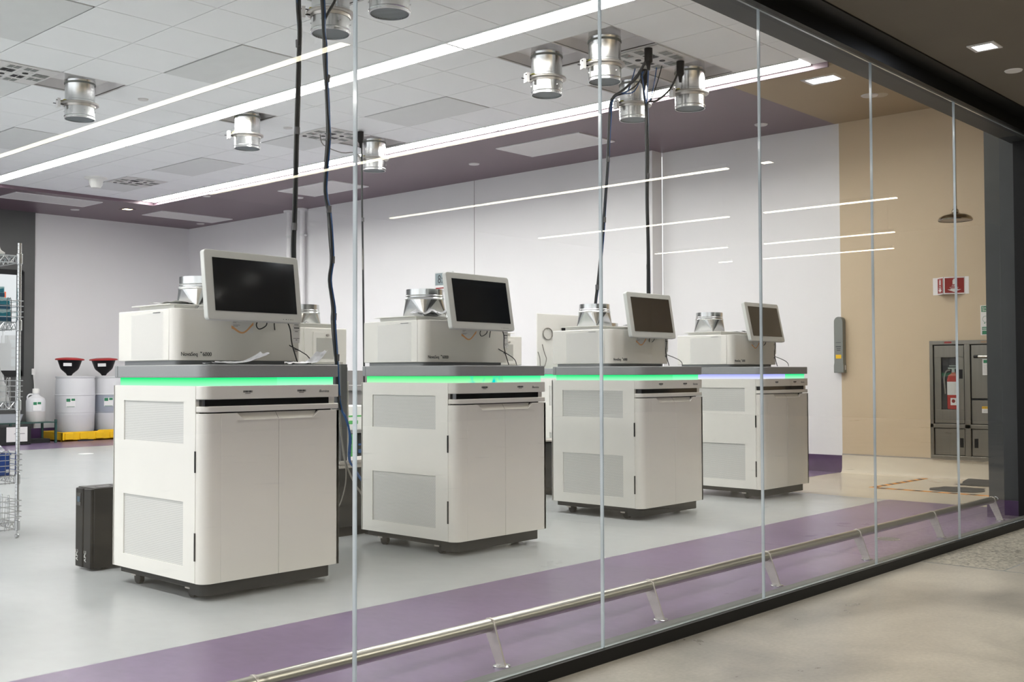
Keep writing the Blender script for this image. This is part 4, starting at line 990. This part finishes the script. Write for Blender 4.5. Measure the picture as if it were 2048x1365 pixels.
for p0, p1 in (((-.003, Y0), (-.085, YM)), ((-.085, YM), (-.003, Y1))):
    m_, L = on_face(p0, p1, None)
    b = MB(); b.box(L * .07, L * .95, .012, .158, 0, .001, T=m_); rp = obj('red_panel', b, 'signred', t)
    b = MB(); c = L * .5
    b.box(c - .014, c + .014, .095, .138, .001, .002, T=m_); b.box(c - .008, c + .008, .138, .150, .001, .002, T=m_)
    b.add([(c - L * .32, .045, .002), (c - L * .16, .045, .002), (c - L * .16, .055, .002), (c + L * .16, .055, .002), (c + L * .16, .045, .002), (c + L * .32, .045, .002), (c, .02, .002)], [(0, 1, 2, 3, 4, 5, 6)], T=m_)
    obj('symbols', b, 'white', rp)
    text('lettering', 'FIRE', .020, 'white', rp, m_ @ Matrix.Translation((c, .073, .0012)), 'CENTER', .75 if L < .15 else 1.15)
    text('lettering', 'EXTINGUISHER', .012, 'white', rp, m_ @ Matrix.Translation((c, .060, .0012)), 'CENTER', .6 if L < .15 else 1.0)
# emergency sign
t = thing('emergency_sign', 'green and white emergency shower sign beside the charcoal column', 'sign', (XE1, 3.80, 1.41))
b = MB(); b.box(-.004, 0, -.30, 0, 0, .29); obj('sign_plate', b, 'white', t)
b = MB(); b.box(-.006, -.004, -.29, -.01, .225, .282); b.box(-.006, -.004, -.29, -.09, .095, .21); b.box(-.006, -.004, -.29, -.015, .05, .08); b.box(-.006, -.004, -.29, -.015, .008, .043); gp = obj('green_panel', b, 'signgreen', t)
b = MB(); b.box(-.0075, -.006, -.15, -.135, .135, .175); b.box(-.0075, -.006, -.215, -.20, .135, .175); b.box(-.0075, -.006, -.18, -.02, .066, .070); b.box(-.0075, -.006, -.25, -.02, .057, .061); b.box(-.0075, -.006, -.14, -.06, .022, .027); obj('white_symbols', b, 'white', gp)
b = MB(); pts = [(-.005, -.05 + .03 * math.cos(a * PI / 8), .155 + .03 * math.sin(a * PI / 8)) for a in range(17)]; b.tube(pts, .0015, 5, smooth=0); b.box(-.0055, -.004, -.07, -.06, .112, .122); b.box(-.0055, -.004, -.045, -.035, .112, .122); obj('line_drawing', b, 'signgreen', t)
text('lettering', 'Emergency', .030, 'white', gp, face_T(-.0065, -.018, .255, '-x'))
text('lettering', 'Shower/Eyewash', .030, 'white', gp, face_T(-.0065, -.018, .231, '-x'))
# locker bank
LY = 4.29
t = thing('locker_cabinet', 'stainless steel recessed cabinet bank holding the fire extinguisher', 'cabinet', (XE1, LY, .20))
b = MB()
HT = 1.165; LW = .98; V1 = .345; HS = .325
b.box(-.035, 0, -LW, 0, 0, .035); b.box(-.035, 0, -LW, 0, HT - .04, HT); b.box(-.035, 0, -.035, 0, .035, HT - .04); b.box(-.035, 0, -LW, -LW + .035, .035, HT - .04); b.box(-.035, 0, -V1 - .05, -V1 + .005, .035, HT - .04); b.box(-.035, 0, -LW, 0, HS - .02, HS + .02); obj('frame', b, 'lockersteel', t, .003)
b = MB(); b.box(-.004, 0, -LW + .03, -.03, .03, HT - .03); obj('back', b, 'inner', t)
# extinguisher door with window opening
b = MB()
a0, a1 = -V1 + .012, -.045
b.box(-.026, -.016, a0, a1, HS + .027, .485); b.box(-.026, -.016, a0, a1, 1.0, HT - .05); b.box(-.026, -.016, a0, a0 + .055, .485, 1.0); b.box(-.026, -.016, -.11, a1, .485, 1.0)
dr = obj('door', b, 'lockersteel', t, .002)
b = MB(); b.box(-.028, -.026, a0 + .012, a0 + .045, .79, .88); obj('latch', b, 'black', dr)
b = MB(); b.quad((-.02, -.11, .485), (-.02, a0 + .055, .485), (-.02, a0 + .055, 1.0), (-.02, -.11, 1.0)); obj('pane', b, 'glass', dr)
b = MB(); b.box(-.026, -.016, a0, a1, .042, HS - .027); dr = obj('door', b, 'lockersteel', t, .002)
b = MB(); b.box(-.028, -.026, a0 + .012, a0 + .045, .12, .21); obj('latch', b, 'black', dr)
b = MB(); b.box(-.026, -.016, -LW + .045, -V1 - .06, .042, HS - .027); dr = obj('door', b, 'lockersteel', t, .002)
b = MB(); b.box(-.028, -.026, -V1 - .115, -V1 - .08, .12, .21); obj('latch', b, 'black', dr)
b = MB(); b.box(-.026, -.016, -LW + .045, -V1 - .06, HS + .027, .58); dr = obj('door', b, 'lockersteel', t, .002)
b = MB(); b.box(-.028, -.026, -V1 - .34, -V1 - .155, .46, .522); w_ = obj('warning_label', b, 'white', dr)
b = MB(); b.box(-.0288, -.028, -V1 - .34, -V1 - .155, .50, .522); obj('yellow_band', b, 'yellow', w_)
text('lettering', 'WARNING: SLIP', .017, 'ink', w_, face_T(-.0292, -V1 - .158, .5045, '-x'))
b = MB()
for k in range(4): b.box(-.0288, -.028, -V1 - .335, -V1 - .165, .466 + k * .008, .468 + k * .008)
obj('printed_lines', b, 'inkgrey', w_)
b = MB(); b.tube([(-.026, -V1 - .30, .41), (-.07, -V1 - .30, .41), (-.08, -V1 - .27, .40), (-.08, -V1 - .27, .345)], .014, 8); obj('lever', b, 'chrome', dr)
b = MB(); b.box(-.026, -.016, -LW + .045, -V1 - .06, .60, HT - .05); dr = obj('door', b, 'lockersteel', t, .002)
b = MB(); b.tube([(-.04, -V1 - .095, 1.005), (-.04, -V1 - .5, 1.0)], .011, 8, smooth=0); obj('pull_bar', b, 'brushed', dr)
b = MB(); b.tube([(-.04, -V1 - .09, 1.005), (-.04, -V1 - .13, 1.005)], .015, 8, smooth=0); obj('bar_end', b, 'black', dr)
b = MB(); b.box(-.0365, -.035, -.22, -.15, HT - .028, HT - .010); obj('red_nameplate', b, 'signred', t)
b = MB(); b.box(-.0365, -.035, -.60, -.50, HT - .028, HT - .010); obj('pale_nameplate', b, 'brown', t)
t = thing('inspection_tag', 'white inspection tag with green heading hanging from the cabinet bar', 'tag', (XE1 - .055, LY - V1 - .175, 1.025))
b = MB(); b.box(0, .002, -.12, 0, 0, .155); cd = obj('card', b, 'white', t)
b = MB(); b.box(-.001, 0, -.11, -.01, .115, .145); obj('heading', b, 'signgreen', cd)
b = MB()
for k in range(8): b.box(-.001, 0, -.11, -.01, .012 + k * .012, .014 + k * .012)
obj('table_lines', b, 'inkgrey', cd)
b = MB(); b.tube([(0, -.05, .155), (.01, -.05, .185), (.015, -.05, .19)], .003, 5); obj('loop', b, 'black', t)
# extinguisher
t = thing('fire_extinguisher', 'red fire extinguisher behind the window of the steel cabinet', 'fire extinguisher', (XE1 - .010, LY - .225, .69))
t.scale = (.12, 1, 1)
b = MB(); b.lathe([(.055, 0), (.062, .01), (.062, .29), (.05, .33), (.02, .35), (.018, .37)], seg=28); obj('cylinder', b, 'extred', t)
b = MB(); b.lathe([(.0625, .14), (.0625, .27)], seg=28, cap=False); obj('instruction_label', b, 'greypanel', t)
b = MB(); b.box(-.03, .03, -.015, .015, .36, .40); b.box(-.02, .02, -.07, .05, .395, .41); b.box(-.02, .02, -.06, .04, .42, .43); obj('valve_handle', b, 'chrome', t)
b = MB(); b.tube([(-.02, .03, .385), (-.02, .07, .37), (-.02, .09, .30), (-.02, .085, .22), (-.02, .08, .15)], .008, 6); obj('hose', b, 'greycable', t)
b = MB(); b.box(-.066, -.062, -.028, .028, .04, .11); s = obj('round_mark_label', b, 'white', t)
b = MB(); b.lathe([(.018, 0), (.018, .001)], seg=16, T=Matrix.Translation((-.0665, 0, .08)) @ Matrix.Rotation(PI / 2, 4, 'Y')); obj('round_mark', b, 'signred', s)
# shower
t = thing('safety_shower', 'chrome safety shower head on a long pipe from the beige ceiling', 'shower', (9.95, 3.70, 0))
b = MB(); b.lathe([(.014, 2.52), (.014, ZP - .02), (.05, ZP - .015), (.05, ZP + .002)], seg=16); obj('pipe', b, 'chrome', t)
b = MB(); b.lathe([(.145, 2.425), (.148, 2.435), (.135, 2.458), (.10, 2.475), (.045, 2.487), (.03, 2.50), (.03, 2.52), (.016, 2.535), (.016, 2.56)], seg=36, cap=False); obj('head', b, mat('dark chrome', (.40, .37, .31), .18, 1.), t)
b = MB(); b.lathe([(.001, 2.44), (.145, 2.43)], seg=36, cap=False); obj('spray_plate', b, 'flange', t)
# mats & tape
for i, (x, y, w_, d_, rz, lb) in enumerate(((9.93, 3.70, .40, .42, .06, 'dark rubber mat on the beige floor inside the taped square'), (10.52, 3.66, .36, .46, -.04, 'dark rubber mat curling up beside the end wall'))):
    crumple('rubber_mat', x, y, .001, w_, d_, .003, 'rubber', lb, 'mat', rz, .025 if i else 0., 20 + i)
def tape(x0, y0, x1, y1, lb):
    t = thing('floor_tape', lb, 'floor tape', (x0, y0, .0), math.atan2(y1 - y0, x1 - x0), 'hazard tape on the beige floor'); L = math.hypot(x1 - x0, y1 - y0)
    b = MB(); b.box(0, L, -.03, .03, 0, .0015); obj('orange_tape', b, 'orangetape', t)
    b = MB(); n = int(L / .16)
    for k in range(n): b.add([(k * .16 + .03, -.031, .002), (k * .16 + .10, -.031, .002), (k * .16 + .12, .031, .002), (k * .16 + .05, .031, .002)], [(0, 1, 2, 3)])
    obj('black_dashes', b, 'base', t)
tape(9.60, 4.36, 10.75, 4.33, 'striped tape line farthest from the glass'); tape(9.60, 4.33, 9.60, 3.31, 'striped tape line on the left side of the mats'); tape(9.62, 3.29, 10.75, 3.27, 'striped tape line nearest the glass, ending at the column')
# drain
t = thing('floor_drain', 'round grated floor drain in the plum floor behind the rail', 'drain', (6.72, 2.95, 0))
b = MB(); b.lathe([(.075, 0), (.075, .002), (.068, .003)], seg=24); obj('rim', b, 'bracket', t)
b = MB()
for k in range(-4, 5): w2 = math.sqrt(max(0, .066 ** 2 - (k * .014) ** 2)); b.box(-w2, w2, k * .014 - .003, k * .014 + .003, .003, .0045)
obj('grate', b, 'greyblue', t)
t = thing('floor_drain', 'thin round floor cover on the grey floor before the yellow pallet', 'drain', (6.85, 14.0, 0))
b = MB(); b.lathe([(.10, 0), (.10, .002), (.09, .003)], seg=24); obj('cover', b, 'greypanel', t)

# ------------------------------------------------------------------ foot rail
t = thing('foot_rail', 'long brushed steel foot rail running inside the glass wall', 'rail', (0, 0, 0))
b = MB(); b.tube([(-3, 2.775, .142), (8.10, 2.775, .142)], .024, 20, smooth=0); obj('rail_tube', b, 'brushed', t)
b = MB(); b.tube([(8.10, 2.775, .142), (8.15, 2.775, .142)], .017, 16, smooth=0); b.tube([(8.15, 2.775, .142), (8.17, 2.775, .142)], .02, 16, smooth=0); obj('end_fitting', b, 'chrome', t)
x = 2.892
for x in (-1.13, -.12, .89, 1.88, 2.892, 3.886, 4.886, 5.904, 6.99, 8.07):
    b = MB()
    # flat leaning bracket: profile in the Y-Z plane
    p = [(2.695, .006), (2.740, .006), (2.802, .132), (2.803, .142)] + [(2.775 + .028 * math.cos(a * PI / 6), .142 + .028 * math.sin(a * PI / 6)) for a in range(1, 6)] + [(2.747, .142), (2.744, .132)]
    b.prism(p, x - .004, x + .004, 'x'); br = obj('bracket', b, 'bracket', t, .001)
    b = MB(); b.lathe([(.032, 0), (.032, .006), (.028, .008)], x - .0, 2.715, 20); b.lathe([(.006, .008), (.006, .010)], x - .016, 2.715, 8); obj('base_plate', b, 'chrome', br)

# ------------------------------------------------------------------ glass wall
GY = 2.498
joints = [3.213 + 1.1715 * k for k in range(-6, 4)] + [8.20]
b = MB(); b.box(-4, 8.4, 2.470, 2.486, 0, .048); b.box(-4, 8.4, 2.486, 2.51, .0, .012); struct('trim_5', b, 'frame', 'black channel under the glass')
b = MB(); b.box(-4, 8.4, 2.486, 2.49, .012, .05); b.box(-4, 8.22, 2.506, 2.575, 0, .045); struct('trim_6', b, 'framegrey', 'grey sill inside the glass')
b = MB(); b.box(-6, 8.4, 2.455, 2.486, 2.714, 2.80); b.box(-6, 8.4, 2.34, 2.47, 2.792, 2.80); struct('trim_7', b, 'frame', 'black header above the glass')
b = MB(); b.box(-6, 8.3, 2.487, 2.66, 2.715, 2.80); struct('trim_8', b, 'column', 'grey header inside the glass')
n = 2
for a0, a1 in zip(joints[:-1], joints[1:]):
    b = MB(); g = .0035
    x0, x1, y0, y1, z0, z1 = a0 + g, a1 - g, GY, GY + .012, .046, 2.7135
    v = [(x, y, z) for z in (z0, z1) for x, y in ((x0, y0), (x1, y0), (x1, y1), (x0, y1))]
    b.add(v, [(0, 1, 5, 4)], 0); b.add(v, [(2, 3, 7, 6)], 1); b.add(v, [(3, 2, 1, 0), (4, 5, 6, 7), (1, 2, 6, 5), (3, 0, 4, 7)], 2)
    o = struct('window_%d' % n, b, ['glass', 'paneback', 'paneedge'], 'clear full height glass pane of the corridor wall', smooth=False, recalc=False); n += 1
# right jamb, column
b = MB(); b.box(8.19, 8.40, 2.44, 2.63, 0, 2.80); struct('trim_9', b, 'frame', 'black jamb at the right end of the glass')
b = MB(); b.box(8.24, 9.3, 2.63, 2.85, .13, ZP + .1); struct('wall_front', b, 'column', 'charcoal column inside the glass')
b = MB(); b.box(8.225, 9.3, 2.62, 2.86, 0, .13); struct('baseboard_front', b, 'plum')
# corridor
b = MB(); b.box(8.40, 12, 2.2, 2.45, 0, 4.2); struct('wall_front', b, 'frame', 'black corridor wall')
b = MB(); b.box(-8, 24, .5, 2.5, 2.80, 2.9); struct('ceiling', b, 'corrceil', 'dark low corridor ceiling')
b = MB(); b.box(-8, 24, -12, .5, 4.2, 4.3); b.box(-8, 24, .5, .55, 2.9, 4.3); struct('ceiling', b, 'corrceil', 'high ceiling of the hall behind')
b = MB(); b.box(-8, 24, -12.2, -12, 0, 4.3); b.box(24, 24.2, -12.2, 2.5, 0, 4.3); b.box(12, 24, 2.3, 2.45, 0, 4.3); struct('wall_hall', b, 'darkwall', 'dark wall of the hall behind')
downlight(5.97, 2.052, 2.80, .052, 'downlight', 'square lit downlight in the dark corridor ceiling')
b = MB(); b.lathe([(.02, -.008), (.045, -.006), (.05, 0)], seg=24); tag(obj('sprinkler_cap', b, 'whitepanel', loc=(6.566, 2.097, 2.80)), 'round pale cap in the dark corridor ceiling right of the downlight', 'sprinkler cap')
k = 0
for x, segs in ((4.86, ((-7.2, -1.0),)), (7.77, ((-7.5, -.96),)), (10.88, ((-7.5, -1.63), (-1.18, -.93))), (14.3, ((-7.5, -3.7), (-3.1, -1.1))), (17.8, ((-7.5, -5.87), (-5.08, -2.64))), (20.15, ((-7.5, -7.2), (-6.43, -3.67)))):
    for y0, y1 in segs:
        k += 1
        b = MB(); b.box(-.03, .03, 0, y1 - y0, 0, .012)
        t = thing('linear_pendant', 'slim lit linear pendant in the hall behind, mirrored in the glass', 'ceiling light', (x, y0, 3.40), 0, 'linear pendants of the hall')
        obj('diffuser', b, 'corrstrip', t)
        b = MB(); b.box(-.035, .035, 0, y1 - y0, .012, .06); b.box(-.002, .002, .1, .104, .06, .8); b.box(-.002, .002, y1 - y0 - .104, y1 - y0 - .1, .06, .8); obj('housing', b, 'frame', t)
# spotlights washing the corridor floor
def area(x, y, z, sx, sy, p, col, name='corridor_lamp', rot=(0, 0, 0)):
    L = bpy.data.lights.new(name, 'AREA'); L.shape = 'RECTANGLE'; L.size = sx; L.size_y = sy; L.energy = p; L.color = col
    o = bpy.data.objects.new(name, L); C.objects.link(o); o.location = (x, y, z); o.rotation_euler = rot; return o
for x, y in ((-1.5, -2.0), (1.5, -2.6), (4.5, -2.2), (7.5, -2.6), (3.0, -6.0), (8.0, -6.5), (10.5, -2.2)):
    L = bpy.data.lights.new('hall_spot', 'SPOT'); L.energy = 620; L.color = (1, .93, .81); L.shadow_soft_size = .06; L.spot_size = math.radians(125); L.spot_blend = .9
    o = bpy.data.objects.new('hall_spot', L); C.objects.link(o); o.location = (x, y, 4.15); o.rotation_euler = (math.radians(12), 0, 0)
area(5.97, 2.052, 2.79, .1, .1, 5, (.8, .87, 1))
# beige corner downlights
area(9.09, 4.59, ZP - .01, .16, .16, 14, (1, .93, .84), 'corner_lamp')

# ------------------------------------------------------------------ world and view
w = bpy.data.worlds.new('world'); bpy.context.scene.world = w; w.use_nodes = True
w.node_tree.nodes['Background'].inputs[0].default_value = (.95, .97, 1, 1); w.node_tree.nodes['Background'].inputs[1].default_value = 1.75
sc = bpy.context.scene
sc.view_settings.view_transform = 'Standard'; sc.view_settings.look = 'None'; sc.view_settings.exposure = .16; sc.view_settings.gamma = 1.
try:
    sc.cycles.max_bounces = 10; sc.cycles.diffuse_bounces = 6; sc.cycles.glossy_bounces = 4; sc.cycles.transparent_max_bounces = 12
    sc.cycles.caustics_reflective = False; sc.cycles.caustics_refractive = False; sc.cycles.sample_clamp_indirect = 6.; sc.cycles.use_denoising = True
except Exception: pass
